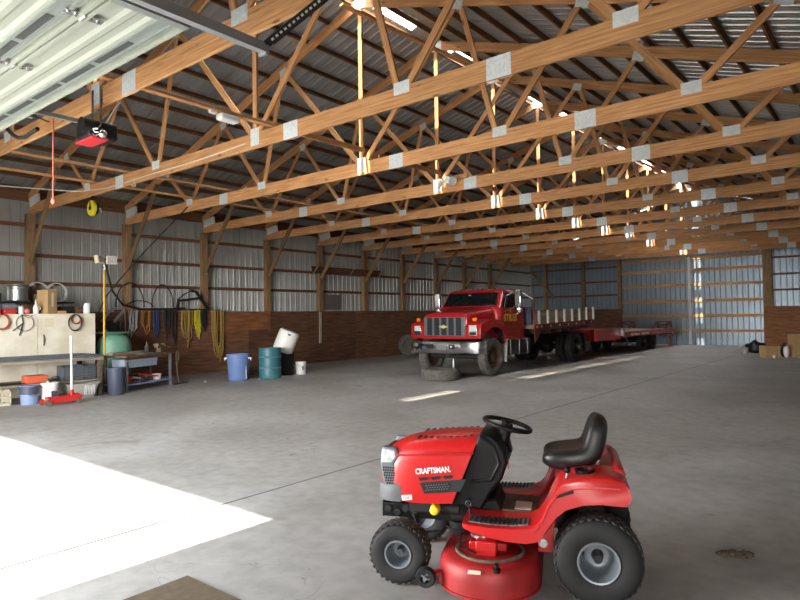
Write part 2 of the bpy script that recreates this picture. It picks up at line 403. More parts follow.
# front overhead door: raised, lying flat under the trusses
D = struct(thing('door_3', None, None, ((DX0+DX1)/2, 0, 3.70)))
del_keys = []
W2 = (DX1-DX0)/2
NS = 6; SD = .57
for i in range(NS):
    y1 = 2.45 - i*SD; y0 = y1-SD+.012
    s = MB(); s.box((0, (y0+y1)/2, .035), (2*W2+.16, y1-y0, .02)); 
    # pressed ribs
    for f in (.36, .62): s.prism([(y0+SD*f-.05, .026), (y0+SD*f-.02, .008), (y0+SD*f+.02, .008), (y0+SD*f+.05, .026)], -W2-.06, W2+.06, ax='x')
    s.box((0, y1-.018, .012), (2*W2+.16, .03, .05)); s.box((0, y0+.018, .012), (2*W2+.16, .03, .05))
    sec = s.build('door_section', 'doorskin', D, smooth=30)
    st = MB()                                   # strut along the section (U bar)
    ys = y1-.14
    st.box((0, ys-.05, .006), (2*W2, .022, .026)); st.box((0, ys+.05, .006), (2*W2, .022, .026)); st.box((0, ys, .016), (2*W2, .09, .008))
    st.build('strut', 'doorstrut', sec, smooth=0)
    sl = MB()
    x = -W2+.08
    while x < W2-.5:
        sl.box((x+.3, ys, .0105), (.56, .062, .004)); x += .64
    sl.build('slots', 'slot', sec, smooth=0)
    for q in range(6):
        x = -W2+.35+q*(2*W2-.7)/5
        hg = MB(); yy = y0-.005 if i < NS-1 else y0+.06
        hg.box((x, yy+.075, -.004), (.06, .11, .012)); hg.box((x, yy-.07, -.004), (.06, .11, .012)); hg.cyl((x-.045, yy, -.012), (x+.045, yy, -.012), .014, 10)
        for dy in (.05, .1, -.05, -.1): hg.cyl((x, yy+dy, -.022), (x, yy+dy, 0), .012, 8)
        hg.build('hinge', 'shiny', sec)
    for sx in (-1, 1):
        eb = MB(); eb.box((sx*(W2+.05), (y0+y1)/2, -.0), (.07, y1-y0-.02, .045)); eb.build('end_stile', 'doorstrut', sec, smooth=0)
for sx, nm in ((-1, 'left'), (1, 'right')):
    x = (DX0 if sx < 0 else DX1) + sx*.14
    rail = MB(); y0, y1, z = -.95, 3.08, 3.72
    rail.box((x+sx*.03, (y0+y1)/2, z), (.006, y1-y0, .075)); rail.box((x, (y0+y1)/2, z+.035), (.06, y1-y0, .006)); rail.box((x, (y0+y1)/2, z-.035), (.06, y1-y0, .006))
    pts = [(x, y0, z)] + [(x, y0-.3*math.sin(a), z-.3+.3*math.cos(a)) for a in (.5, 1.0, PI/2)] + [(x, y0-.3, .02)]
    for a, b in zip(pts, pts[1:]): rail.beam(a, b, .07, .05, up=(1, 0, 0))
    rail.box((x-sx*.02, y1-.02, z+.0), (.09, .02, .10))
    tag(rail.build('door_track', 'track', smooth=0), 'grey steel horizontal track for the raised garage door on its %s side' % ('right' if sx > 0 else 'far left'), 'door track', 'garage door tracks')
    hg = MB()
    p0, p1 = Vector((x+.03, 3.05, 3.74)), Vector((x+sx*.37+.03, 3.42, 4.19))
    a = (p1-p0)
    hg.beam(p0, p1, .004, .07, up=(0, 1, .0)); hg.beam(p0+V(.075, -.02, 0), p1+V(.075, -.02, 0), .004, .06, up=(.3, 1, .0)); hg.beam(p0+V(.03, .035, .02), p1+V(.03, .035, .02), .07, .004, up=(0, 1, 0))
    o = hg.build('track_hanger', 'darksteel', smooth=0)
    holes = MB()
    for i in range(16):
        c = p0 + a*(i+.5)/16
        d = V(.078, -.02, 0); holes.beam(c+d-a.normalized()*.011, c+d+a.normalized()*.011, .004, .018, up=(.3, 1, 0)); pass
    holes.build('slot_holes', 'wire', o, smooth=0)  # pale blocks: bright roof behind the slots put into their colour
    tag(o, 'dark perforated steel angle hanging the end of the %s door track' % ('right' if sx > 0 else 'left'), 'bracket', 'door track hangers')
# door frame of the opening
for nm, c, d in (('trim_1', (DX0-.07, YF+.06, DH/2), (.14, .12, DH)), ('trim_2', (DX1+.07+.12, YF+.06, DH/2), (.14, .12, DH)), ('trim_3', ((DX0+DX1)/2, YF+.06, DH+.12), (DX1-DX0+.6, .12, .24))):
    mb = MB(); mb.box(c, d); struct(mb.build(nm, 'post', smooth=0))
# ------------------------------------------------------------------ trusses
def make_truss():
    t = thing('roof_truss', '', 'roof truss', (XM, TY[0], HB), 0, 'roof trusses')
    HW = 8.56; th = .038; ch = .235
    b = MB(); b.box((0, 0, ch/2), (2*HW, th, ch)); b.build('bottom_chord', 'lumber', t, smooth=0)
    zt0 = 3.04; zl = zt0-SL*HW
    for s in (-1, 1):
        b = MB(); b.prism([(s*.0, zt0), (s*.0, zt0+.195), (s*(HW+.02), zl+.195), (s*(HW+.02), zl)], -th/2, th/2)
        # lengthwise grain
        b.uv = []
        for f in b.f: b.uv.append([(b.v[i].x, b.v[i].z+SL*abs(b.v[i].x)+b.v[i].y) for i in f])
        b.build('top_chord', 'lumber', t, smooth=0)
    b = MB(); b.box((0, 0, (ch+zt0)/2+.02), (.09, .036, zt0-ch+.06)); b.build('king_post', 'lumber', t, smooth=0)
    def lz(x): return zt0-SL*abs(x)+.03
    nodes = [(0, 2.1), (2.82, 2.1), (2.82, 4.15), (5.5, 4.15), (5.5, 6.5)]
    for s in (-1, 1):
        for xb, xt in nodes:
            off = .07 if xt > xb else -.07
            p0 = V(s*(xb+off), 0, ch-.02); p1 = V(s*(xt-off*.6), 0, lz(xt))
            b = MB(); b.beam(p0, p1, .036, .09, up=(0, 1, 0)) if False else b.beam(p0, p1, .09, .036, up=(0, 1, 0)); b.build('web', 'lumber', t, smooth=0)
        def plate(x, z, w, h, rot=0):
            b = MB(); R = Matrix.Rotation(rot, 3, 'Y')
            for y in (-th/2-.0015, th/2+.0015): b.box((x, y, z), (w, .003, h), R)
            b.build('gusset_plate', 'plate', t, smooth=0)
        for x in (2.82, 5.5): plate(s*x, ch-.015, .24, .15)
        for x in (2.1, 4.15, 6.5): plate(s*x, lz(x)+.0, .2, .15, s*math.atan(SL))
        plate(s*4.15, ch/2, .3, .24)
        plate(s*8.25, .3, .5, .22, s*.15)
    plate(.80, ch/2, .3, .24)
    plate(0, ch-.06, .2, .26); plate(0, zt0+.06, .3, .18)
    return t
proto = make_truss()
for kx in range(12):
    t = proto if kx == 0 else copy_tree(proto)
    t.location = (XM, TY[kx], HB)
    t['label'] = ('wooden roof truss nearest the raised garage door' if kx == 0 else
                  'wooden roof truss at the far end, closest to the back wall' if kx == 11 else
                  '%s wooden roof truss counted back from the raised garage door' % ORD[kx])
# ------------------------------------------------------------------ purlins, ridge board, braces
def member(name, p0, p1, w, h, m, label, cat, group=None, up=(0,0,1)):
    b = MB(); b.beam(p0, p1, w, h, up); return tag(b.build(name, m, smooth=0), label, cat, group)
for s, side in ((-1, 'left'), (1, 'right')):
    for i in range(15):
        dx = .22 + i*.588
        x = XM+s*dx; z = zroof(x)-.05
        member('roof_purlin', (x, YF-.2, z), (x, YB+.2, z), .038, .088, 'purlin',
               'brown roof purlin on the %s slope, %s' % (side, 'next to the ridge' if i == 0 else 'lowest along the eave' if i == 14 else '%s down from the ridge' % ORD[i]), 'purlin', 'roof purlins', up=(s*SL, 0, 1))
for i, (xa, ya, xb, yb) in enumerate(((-7.33, 7.55, -7.02, 11.75), (-6.93, 10.4, -6.84, 15.2), (-7.05, 15.0, -6.75, 19.9), (-7.0, 19.7, -6.8, 26.5))):
    member('ridge_brace', (xa, ya, 7.0-.02*i), (xb, yb, 7.0-.02*i), .09, .036, 'lumber', 'long brace board under the ridge, %s from the garage door' % ORD[i], 'brace', 'ridge braces')
for x, z, lb in ((-11.3, HB+.275, 'long flat brace lying across the truss chords nearer the ridge, left side'), (-12.65, HB+.275, 'long flat brace lying across the truss chords nearer the left wall'), (-3.0, HB+.275, 'long flat brace lying across the truss chords on the right side')):
    if x > -4: continue
    member('lateral_brace', (x, TY[0]-.6, z), (x, TY[11]+.1, z), .085, .036, 'lumber', lb, 'brace', 'lateral braces')
for kx in range(1, 9):
    member('diagonal_brace', (XM+.36, TY[kx]+.045, HB+.275), (XM+.10, TY[kx+1]-.045, HB+.42), .034, .085, 'lumber', 'slim board tying the %s king post foot from the garage door to the next' % ORD[kx], 'brace', 'king post ties')
# ------------------------------------------------------------------ left wall framing
for kx in range(1, 12):
    y = TY[kx] if kx < 11 else 28.9+2.3
    if kx == 11: continue
    b = MB()
    for q in (-1, 0, 1): b.box((XL+.085, y+q*.064, 2.065), (.14, .062, 4.13))
    tag(b.build('wall_post', 'post', smooth=0), '%s laminated wooden post along the left wall, counted from the workbench' % ORD[kx-1], 'post', 'left wall posts')
    member('knee_brace', (XL+.12, y-.118, 2.92), (XL+1.68, y-.118, 4.96), .036, .14, 'post', 'slanted knee brace on the %s left wall post from the workbench' % ORD[kx-1], 'brace', 'left wall knee braces', up=(0,1,0)) if False else None
    b = MB(); b.beam((XL+.20, y-.046, 2.96), (XL+1.72, y-.046, 4.95), .14, .036, up=(0,1,0))
    tag(b.build('knee_brace', 'post', smooth=0), 'slanted knee brace on the %s left wall post from the workbench' % ORD[kx-1], 'brace', 'left wall knee braces')
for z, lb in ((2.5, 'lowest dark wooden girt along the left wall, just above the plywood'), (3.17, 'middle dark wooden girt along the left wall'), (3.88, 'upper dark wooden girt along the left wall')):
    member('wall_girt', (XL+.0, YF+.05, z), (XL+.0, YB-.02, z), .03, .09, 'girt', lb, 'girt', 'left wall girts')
member('eave_header', (XL+.0, YF+.05, 4.57), (XL+.0, YB-.02, 4.57), .03, .25, 'girt', 'wide brown header board under the left eave', 'beam')
# plywood wainscot, left wall
py = 2.2; i = 0
while py < YB-.05:
    y1 = min(py+2.44, YB-.05)
    b = MB(); b.box((XL+.175, (py+y1)/2, .9), (.018, y1-py-.006, 1.8))
    lb = 'plywood wainscot sheet on the left wall, %s from the back corner' % ORD[11-i]
    tag(b.build('wainscot_panel', 'ply', smooth=0), lb, 'plywood panel', 'left wall plywood'); py = y1; i += 1
# ------------------------------------------------------------------ back wall framing
for x, lb in ((-15.07, 'back wall post nearest the left corner'), (-12.89, 'middle post on the left part of the back wall'), (-10.98, 'back wall post at the left edge of the sliding doors')):
    b = MB(); b.box((x, YB-.08, 2.28), (.19, .15, 4.56)); tag(b.build('wall_post', 'post', smooth=0), lb, 'post', 'back wall posts')
b = MB(); b.box((-4.42, YB-.08, 2.28), (.36, .16, 4.56)); tag(b.build('wall_post', 'post', smooth=0), 'wide dark post at the right edge of the back sliding doors', 'post', 'back wall posts')
for z, n in ((2.5, 'lowest'), (3.2, 'middle'), (3.94, 'upper')):
    member('wall_girt', (XL+.05, YB+.015, z), (-11.08, YB+.015, z), .03, .09, 'girt', '%s girt on the back wall left of the sliding doors' % n, 'girt', 'back wall girts left')
    member('wall_girt', (-4.24, YB+.015, z), (XR, YB+.015, z), .03, .09, 'girt', '%s girt on the back wall right of the sliding doors' % n, 'girt', 'back wall girts right')
member('door_header', (XL+.05, YB-.18, 4.42), (XR, YB-.18, 4.42), .038, .2, 'lumber', 'long header board across the top of the back wall doors', 'beam')
b = MB(); b.beam((XL+.1, YB-.2, 4.0), (XL+1.5, YB-.2, 2.4), .12, .036, up=(0,1,0)); tag(b.build('corner_brace', 'post', smooth=0), 'slanted brace across the far left corner of the back wall', 'brace')
for x0, x1, lb in ((XL+.19, -13.45, 'plywood wainscot on the back wall beside the left corner'), (-13.44, -10.89, 'plywood wainscot on the back wall left of the sliding doors'), (-4.6, -2.2, 'plywood wainscot on the back wall right of the sliding doors, behind the cartons'), (-2.19, XR, 'plywood wainscot on the back wall at the far right')):
    b = MB(); b.box(((x0+x1)/2, YB-.175, .89), (x1-x0, .018, 1.78)); tag(b.build('wainscot_panel', 'ply' if x0 < -5 else 'plylight', smooth=0), lb, 'plywood panel', 'back wall plywood')
# ------------------------------------------------------------------ wheels
def Ry(axis_y=True): return Matrix.Rotation(-PI/2, 4, 'X')       # lathe z -> +y
def tyre_mesh(R, r0, w, tread_n, rows, bh=.008, m0=None):
    # axis along y, centred on the wheel centre; returns MB
    b = MB(); h = w/2; c = min(h*.75, (R-r0)*.55)
    prof = [(r0, -h*.80), (r0+.012, -h*.9), (r0+(R-r0)*.35, -h*1.0), (r0+(R-r0)*.68, -h*.99), (R-c*.30, -h*.88), (R-.010, -h*.72), (R, -h*.5), (R+.002, 0)]
    prof = prof + [(r, -z) for r, z in prof[-2::-1]]
    b.lathe(prof, 48, Ry(), closed=True)
    b.split = len(b.f)
    for j, (y, ang, ln, wd) in enumerate(rows):
        for i in range(tread_n):
            a = 2*PI*(i + (.5 if j % 2 else 0))/tread_n
            er = R-.001 - (max(0, abs(y)-h*.5)**2)*1.2/h
            R3 = Matrix.Rotation(a, 3, 'Y') @ Matrix.Rotation(ang, 3, 'Z')
            c3 = Matrix.Rotation(a, 3, 'Y') @ Vector((0, y, er))
            b.box(c3, (wd, ln, bh*2), R3)
    return b
def mower_wheel(parent, name, loc, R, r0, w, nt, side):
    e_rows = [(-w*.36, .5, w*.15, .015), (-w*.18, -.5, w*.16, .015), (0, .5, w*.16, .015), (w*.18, -.5, w*.16, .015), (w*.36, .5, w*.15, .015)]
    b = tyre_mesh(R-.004, r0, w, nt, e_rows, .0035)
    b.v = [v + Vector(loc) for v in b.v]
    t = b.build('tyre', 'rubber', parent, smooth=35)
    t.data.materials.append(M['treadrub'])
    for i in range(b.split, len(t.data.polygons)): t.data.polygons[i].material_index = 1
    h = w/2*side
    rb = MB(); mt = Matrix.Translation(Vector(loc)) @ Matrix.Rotation(-PI/2*side, 4, 'X')
    hw = w/2
    rb.lathe([(r0+.006, hw*.86), (r0+.004, hw*.95), (r0-.006, hw*.93), (r0-.012, hw*.55), (r0*.80, hw*.05), (r0*.72, -hw*.22), (r0*.62, -hw*.34), (r0*.5, -hw*.36), (.0001, -hw*.36)], 40, mt, cap=False)
    rb.lathe([(r0+.004, -hw*.9), (r0-.01, -hw*.6), (r0*.5, -hw*.5), (.0001, -hw*.5)], 40, mt, cap=False)
    r = rb.build('rim', 'rim', t)
    hb = MB(); hb.cyl(Vector(loc)+V(0, -h*.36, 0), Vector(loc)+V(0, h*.30, 0), .024 if R < .2 else .034, 18, .018 if R < .2 else .024)
    hb.cyl(Vector(loc)+V(r0*.72, h*.3, r0*.3), Vector(loc)+V(r0*.74, h*.75, r0*.32), .006, 8)
    hb.build('hub_cap', 'hubblack' if R > .2 else 'mowgrey', t)
    return t
# ------------------------------------------------------------------ riding mower
MW = thing('riding_mower', 'red riding lawn mower with black seat and steering wheel, parked on the concrete', 'lawn mower', (-1.477, 3.681, 0), math.radians(-155.763))
for s in (1, -1):
    mower_wheel(MW, 'rear', (0, s*.365, .243), .243, .108, .205, 34, s)
    mower_wheel(MW, 'front', (1.135, s*.355, .184), .184, .078, .15, 30, s)
# hood
rings = []
ST = [(.665, .835, .864, .452, .250), (.80, .92, .858, .445, .250), (.95, 1.01, .844, .44, .246), (1.08, 1.11, .824, .438, .236), (1.17, 1.19, .798, .45, .222), (1.235, 1.26, .770, .50, .200), (1.275, 1.295, .740, .53, .175), (1.290, 1.305, .70, .56, .15)]
for xt, xb, zt, zb, w in ST:
    ring = []
    half = [(1.0, 0), (1.005, .25), (1.0, .48), (.975, .66), (.93, .80), (.82, .91), (.60, .97), (.3, .995), (0, 1.0)]
    full = half + [(-a, z) for a, z in half[-2::-1]]
    for a, f in full: ring.append((xb+(xt-xb)*f, w*a, zb+(zt-zb)*f))
    rings.append(ring)
b = MB(); b.loft(rings); hood = b.build('hood', 'mowred', MW, smooth=60)
# raised crease along the hood flank and top louvres
for s in (1, -1):
    b = MB(); b.tube([(1.20, s*.218, .725), (1.10, s*.234, .735), (.95, s*.245, .748), (.80, s*.249, .757), (.70, s*.25, .762)], .006, 8); b.build('hood_crease', 'mowred', hood)
b = MB()
for i in range(9):
    x = 1.06-i*.042
    for yy in (-.13, .13): b.box((x, yy*.9, .8235+.030*i/9), (.020, .10, .004), Matrix.Rotation(.12, 3, 'Y'))
b.build('hood_louvres', 'blackm', hood)
# front lights, grille sides, bumper
for s in (1, -1):
    b = MB(); a, c = (.155, .219) if s > 0 else (-.219, -.155)
    b.prism([(1.278, .758), (1.205, .752), (1.186, .722), (1.222, .672), (1.292, .672)], a, c); b.build('headlight', 'lens', MW, bevel=.006)
    b = MB(); b.prism([(1.288, .770), (1.198, .764), (1.172, .722), (1.212, .662), (1.165, .52), (1.27, .52), (1.298, .66)], *( (.15, .213) if s > 0 else (-.213, -.15))); g = b.build('grille_surround', 'rim', MW, bevel=.006)
    b = MB(); y = s*.2145
    for i in range(7):
        z = .545+i*.016; x0 = 1.262+.028*i/7; x1 = 1.183+.030*i/7
        for q in range(5):
            xx = x1+(x0-x1)*(q+.5+(.25 if i % 2 else -.1))/5; b.box((xx, y, z), (.010, .004, .009), Matrix.Rotation(.5, 3, 'Y'))
    b.build('grille_mesh', 'blackm', g, smooth=0)
b = MB(); b.prism([(1.305, .74), (1.308, .56), (1.27, .55), (1.27, .745)], -.14, .14); b.build('grille', 'blackm', MW, bevel=.005)
b = MB()
lo = [(1.155, .228), (1.20, .228), (1.27, .212), (1.32, .165), (1.335, .08)]
lo = lo + [(x, -y) for x, y in lo[::-1]]
b.loft([[(x, y, z) for x, y in lo] for z in (.43, .475, .53)] + [[(x-.02, y*.97, .548) for x, y in lo]]); b.build('bumper', 'mowgrey', MW, bevel=.008)
# hood flank vents, lettering, decal
def quad_side(name, pts, y, th, m, par, bevel=0):
    q = MB(); a, c = (y, y+th) if th > 0 else (y+th, y)
    q.prism(pts, a, c); return q.build(name, m, par, smooth=0, bevel=bevel)
for s in (1, -1):
    y = .2505*s; th = .006*s
    quad_side('vent_frame', [(1.035, .568), (.745, .606), (.785, .527), (1.008, .503)], y-.002*s, th, 'grilledark', hood)
    b = MB(); b.prism([(1.018, .560), (.835, .584), (.86, .524), (1.002, .510)], *sorted((y, y+.007*s))); vm = b.build('vent_mesh', 'blackm', hood, smooth=0)
    b = MB()
    for i in range(9):
        for j in range(3):
            x = .995-i*.0165-(.008 if j % 2 else 0); z = .525+j*.014+(.995-x)*.125
            b.box((x, y+.0075*s, z), (.010, .002, .006), Matrix.Rotation(.5, 3, 'Y'))
    b.build('mesh_bars', 'mowgrey', vm, smooth=0)
    b = MB()
    for x0 in (1.044, .967, .890):
        x1 = x0-.066; zz = lambda x: .594+(1.044-x)*.118
        b.prism([(x0, zz(x0)+.004), (x1, zz(x1)+.006), (x1+.006, zz(x1)-.014), (x0-.012, zz(x0)-.014)], *sorted((y, y+.004*s)))
    b.build('slot_vents', 'blackm', hood, smooth=0)
text('brand_lettering', 'CRAFTSMAN.', .047, 'white', hood, frame((1.060, .2515, .6185), (-.9930, 0, .118), (.1, 0, 1)), bold=.0016, ext=.0012, sx=.80)
quad_side('model_decal', [(1.156, .480), (1.088, .489), (1.086, .458), (1.150, .449)], .2385, .006, 'white', hood)
text('decal_lettering', 'T110', .020, 'redp', hood, frame((1.146, .2448, .458), (-.99, 0, .125), (.1, 0, 1)), bold=.0005, ext=.0006, sx=1.0)
# dash tower
b = MB(); b.prism([(.672, .872), (.60, .866), (.555, .828), (.515, .765), (.50, .70), (.535, .60), (.60, .52), (.66, .41), (.86, .43), (.832, .46), (.75, .67)], -.215, .215); dash = b.build('dash_tower', 'black', MW, bevel=.03, seg=3)
for s in (1, -1):
    b = MB(); b.tube([(.66, s*.216, .86), (.58, s*.216, .80), (.55, s*.216, .70), (.60, s*.216, .60), (.72, s*.216, .585)], .012, 8); b.build('dash_bolster', 'black', dash)
b = MB(); b.prism([(.70, .44), (.58, .47), (.52, .36), (.60, .32), (.86, .32), (.86, .44)], -.16, .16); b.build('lower_dash', 'blackm', MW, bevel=.015)
b = MB(); b.cyl((.53, .14, .70), (.515, .15, .70), .012, 12); b.box((.50, .15, .685), (.004, .022, .06)); b.build('ignition_key', 'redp', dash)
# steering
tilt = Matrix.Rotation(math.radians(-14), 4, 'Y')
nrm = tilt @ V(0, 0, 1); nrm.x = -abs(nrm.x); nrm = V(-.24, 0, .97).normalized(); wc = V(.515, 0, .898)
sw = MB(); sw.ring(wc, .147, .0145, nrm, 40, 10); wheel = sw.build('steering_wheel', 'black', MW)
sp = MB(); q = nrm.to_track_quat('Z', 'Y')
for a in (.3, 2.4, 4.5): sp.beam(wc-nrm*.02, wc + q @ V(math.cos(a)*.14, math.sin(a)*.14, 0), .03, .012, up=nrm)
sp.cyl(wc-nrm*.045, wc+nrm*.008, .042, 18, .034); sp.build('spokes', 'black', wheel, bevel=.003)
b = MB(); b.cyl((.556, 0, .77), wc-nrm*.03, .045, 18, .034); b.cyl((.56, 0, .74), (.552, 0, .79), .075, 18, .05); b.build('steering_column', 'black', MW)
# chassis, axle, engine
b = MB()
for s in (1, -1): b.box((.70, s*.135, .355), (1.22, .012, .085))
b.box((1.305, 0, .36), (.012, .28, .10)); b.box((.95, 0, .32), (.5, .26, .012)); fr = b.build('frame', 'blackpaint', MW, bevel=.003)
for x, z in ((1.27, .365), (1.21, .345), (1.155, .37), (1.10, .345)):
    for s in (1, -1): b = MB(); b.cyl((x, s*.141, z), (x, s*.147, z), .022, 16); b.build('frame_boss', 'darksteel', fr)
b = MB(); b.beam((1.135, -.29, .205), (1.135, .29, .205), .05, .055); b.beam((1.135, 0, .22), (1.135, 0, .33), .06, .08, up=(1, 0, 0))
for s in (1, -1): b.cyl((1.135, s*.275, .19), (1.15, s*.255, .30), .016, 10)
b.build('front_axle', 'blackpaint', MW, bevel=.004)
b = MB(); b.tube([(1.10, .15, .34), (1.07, .17, .27), (1.02, .17, .24), (.93, .16, .25)], .008, 8); b.build('steering_link', 'blackm', MW)
b = MB(); b.box((.95, 0, .43), (.36, .30, .15)); b.cyl((.93, 0, .42), (.93, 0, .66), .14, 24)
for i in range(5): b.box((.95, 0, .44+i*.03), (.40, .34, .008))
b.build('engine', 'darksteel', MW, bevel=.006)
b = MB(); b.cyl((.80, .19, .40), (.92, .19, .40), .035, 16); b.build('muffler', 'blackm', MW)
b = MB(); b.cyl((.945, .205, .405), (.945, .262, .405), .034, 24, .028); b.ball((.945, .262, .405), .028, 10, (1, .35, 1)); b.build('filler_cap', 'yellow', MW)
b = MB(); b.cyl((.80, .05, .215), (.80, .05, .30), .09, 24); b.cyl((.80, .05, .24), (.80, .05, .26), .10, 24); b.build('drive_pulley', 'blackm', MW)
# rear axle and transmission
b = MB(); b.cyl((0, -.28, .243), (0, .28, .243), .028, 14); b.box((.03, 0, .25), (.22, .24, .16)); b.build('transaxle', 'blackm', MW, bevel=.01)
# fenders and foot rests
P = [(.742, .418), (.742, .392), (.70, .368), (.60, .342), (.50, .324), (.39, .320), (.315, .340), (.262, .400), (.222, .462), (.165, .515), (.08, .548), (-.02, .560), (-.15, .556), (-.178, .60), (-.166, .665), (-.135, .702), (-.06, .716), (.06, .706), (.145, .690), (.195, .664), (.235, .602), (.272, .510), (.315, .444), (.37, .416), (.46, .405), (.60, .405), (.70, .414)]
body = None
for s in (1, -1):
    b = MB(); rr = []
    cz = lambda x: .36 if x > .3 else .60
    for y, sh in ((.20, 1.0), (.40, 1.0), (.445, .985), (.468, .94), (.476, .86)):
        rr.append([(x if sh > .97 else x*(1-(1-sh)*.12), s*y, cz(x)+(z-cz(x))*sh) for x, z in P])
    b.loft(rr); f = b.build('fender', 'mowred', MW, smooth=50)
    b = MB(); rr = [(.375, .404), (.43, .400), (.60, .404), (.69, .416)]
    b.prism([(.372, .425), (.46, .412), (.60, .411), (.705, .421), (.705, .40), (.60, .392), (.46, .392), (.372, .405)], *sorted((s*.325, s*.44))); tp = b.build('foot_tread', 'treadgrey', f, smooth=0)
    b = MB()
    for i in range(13): b.box((.39+i*.0255, s*.385, .4175 if i else .421), (.010, .105, .007))
    b.build('tread_ribs', 'rubber', tp, smooth=0)
    # styling lines along the fender
    b = MB()
    for d, yy in ((.020, .4705), (.042, .4755)):
        b.tube([(.34, s*yy, .432-d), (.295, s*yy, .478-d*.8), (.255, s*yy, .565-d*.6), (.205, s*yy, .650-d), (.13, s*yy, .682-d), (.0, s*yy, .697-d), (-.12, s*yy, .695-d)], .0045, 6)
    b.build('fender_crease', 'mowred', f)
b = MB(); b.prism([(.235, .50), (.225, .600), (.185, .655), (.12, .672), (-.12, .672), (-.165, .64), (-.172, .56), (-.10, .50)], -.21, .21); b.build('seat_deck', 'mowred', MW, bevel=.015)
b = MB(); b.prism([(-.03, .668), (-.155, .668), (-.168, .69), (-.145, .718), (-.115, .722), (-.085, .69)], -.30, .30); b.build('rear_hump', 'mowred', MW, bevel=.015)
b = MB(); b.prism([(.74, .385), (.30, .365), (.24, .47), (.235, .52), (.28, .44), (.34, .395), (.74, .405)], -.22, .22); fp = b.build('foot_plate', 'mowred', MW, bevel=.004)
b = MB(); b.box((.445, -.02, .4), (.22, .34, .012), Matrix.Rotation(-.02, 3, 'Y')); b.build('floor_mat', 'dust', fp, smooth=0)
b = MB(); b.box((.42, .05, .4075), (.10, .16, .003), Matrix.Rotation(-.02, 3, 'Y')); b.build('warning_decal', 'cream', fp, smooth=0)
# seat
path = [(.292, .690, .10, .034), (.288, .708, .165, .052), (.255, .722, .200, .066), (.17, .726, .213, .074), (.09, .732, .212, .078), (.035, .750, .205, .084), (.008, .79, .192, .078), (-.008, .85, .178, .074), (-.022, .91, .168, .068), (-.034, .945, .148, .060), (-.042, .968, .112, .044), (-.046, .978, .05, .018)]
rings = []
for i, (x, z, w, t) in enumerate(path):
    a = path[max(i-1, 0)]; c = path[min(i+1, len(path)-1)]
    tx, tz = c[0]-a[0], c[1]-a[1]; l = math.hypot(tx, tz) or 1; nx, nz = tz/l*-1, tx/l       # normal
    if nz < 0 and abs(nz) > .3: nx, nz = -nx, -nz
    if nx < 0 and abs(nz) <= .8 and i > 4: nx, nz = -nx, -nz
    ring = []
    for kk in range(24):
        an = 2*PI*kk/24; ca, sa = math.cos(an), math.sin(an)
        yy = w*math.copysign(abs(ca)**.6, ca); d = t*math.copysign(abs(sa)**.7, sa)
        if d > 0: d *= .62 + .60*min(1, (abs(yy)/w)**3)
        ring.append((x+nx*d, yy, z+nz*d))
    rings.append(ring)
b = MB(); b.loft(rings); seat = b.build('seat', 'seatvinyl', MW, smooth=60, sub=1)
b = MB(); b.box((.12, 0, .675), (.22, .16, .018)); b.prism([(.24, .66), (.20, .70), (.05, .672), (.06, .655)], -.11, .11); b.prism([(.22, .695), (.10, .69), (.06, .655), (.13, .655)], .11, .16); b.build('seat_bracket', 'mowred', MW, bevel=.004)
for s in (1, -1):
    b = MB(); b.tube([(-.015+.022*math.cos(t*.9), s*.13+.022*math.sin(t*.9), .665+t*.0014) for t in range(0, 46)], .004, 6); b.build('seat_spring', 'shiny', MW)
b = MB(); b.lathe([(.050, 0), (.055, .02), (.048, .022), (.042, .008), (.0001, .006)], 24, Matrix.Translation((.06, .34, .700))); b.build('cup_holder', 'black', MW)
# levers
b = MB(); b.tube([(.17, .415, .62), (.166, .405, .66), (.155, .385, .715)], .006, 8); lv = b.build('throttle_lever', 'shiny', MW)
b = MB(); b.ball((.155, .383, .722), .019, 10); b.build('lever_knob', 'black', lv)
b = MB(); b.box((.17, .4725, .612), (.10, .012, .018), Matrix.Rotation(.35, 3, 'Y')); b.build('lever_slot', 'blackm', MW)
b = MB(); b.tube([(.715, .30, .40), (.722, .30, .45), (.724, .30, .49)], .007, 8); b.ring((.724, .305, .475), .016, .006, (0, 1, 0), 18, 8); b.build('brake_lever', 'darksteel', MW)
# side frame with bolt below the step
b = MB(); b.prism([(.39, .30), (.24, .30), (.22, .42), (.40, .33)], .20, .235); b.prism([(.33, .32), (.24, .32), (.24, .19), (.33, .19)], .19, .215); b.build('hanger_plate', 'mowred', MW, bevel=.004)
b = MB(); b.cyl((.30, .235, .252), (.30, .25, .252), .018, 6); b.cyl((.30, .215, .252), (.30, .24, .252), .026, 16); b.build('bolt', 'shiny', MW)
b = MB(); b.tube([(.70, .20, .32), (.76, .40, .32), (.76, .44, .27), (.66, .47, .25)], .006, 6); b.build('lift_link', 'blackpaint', MW)
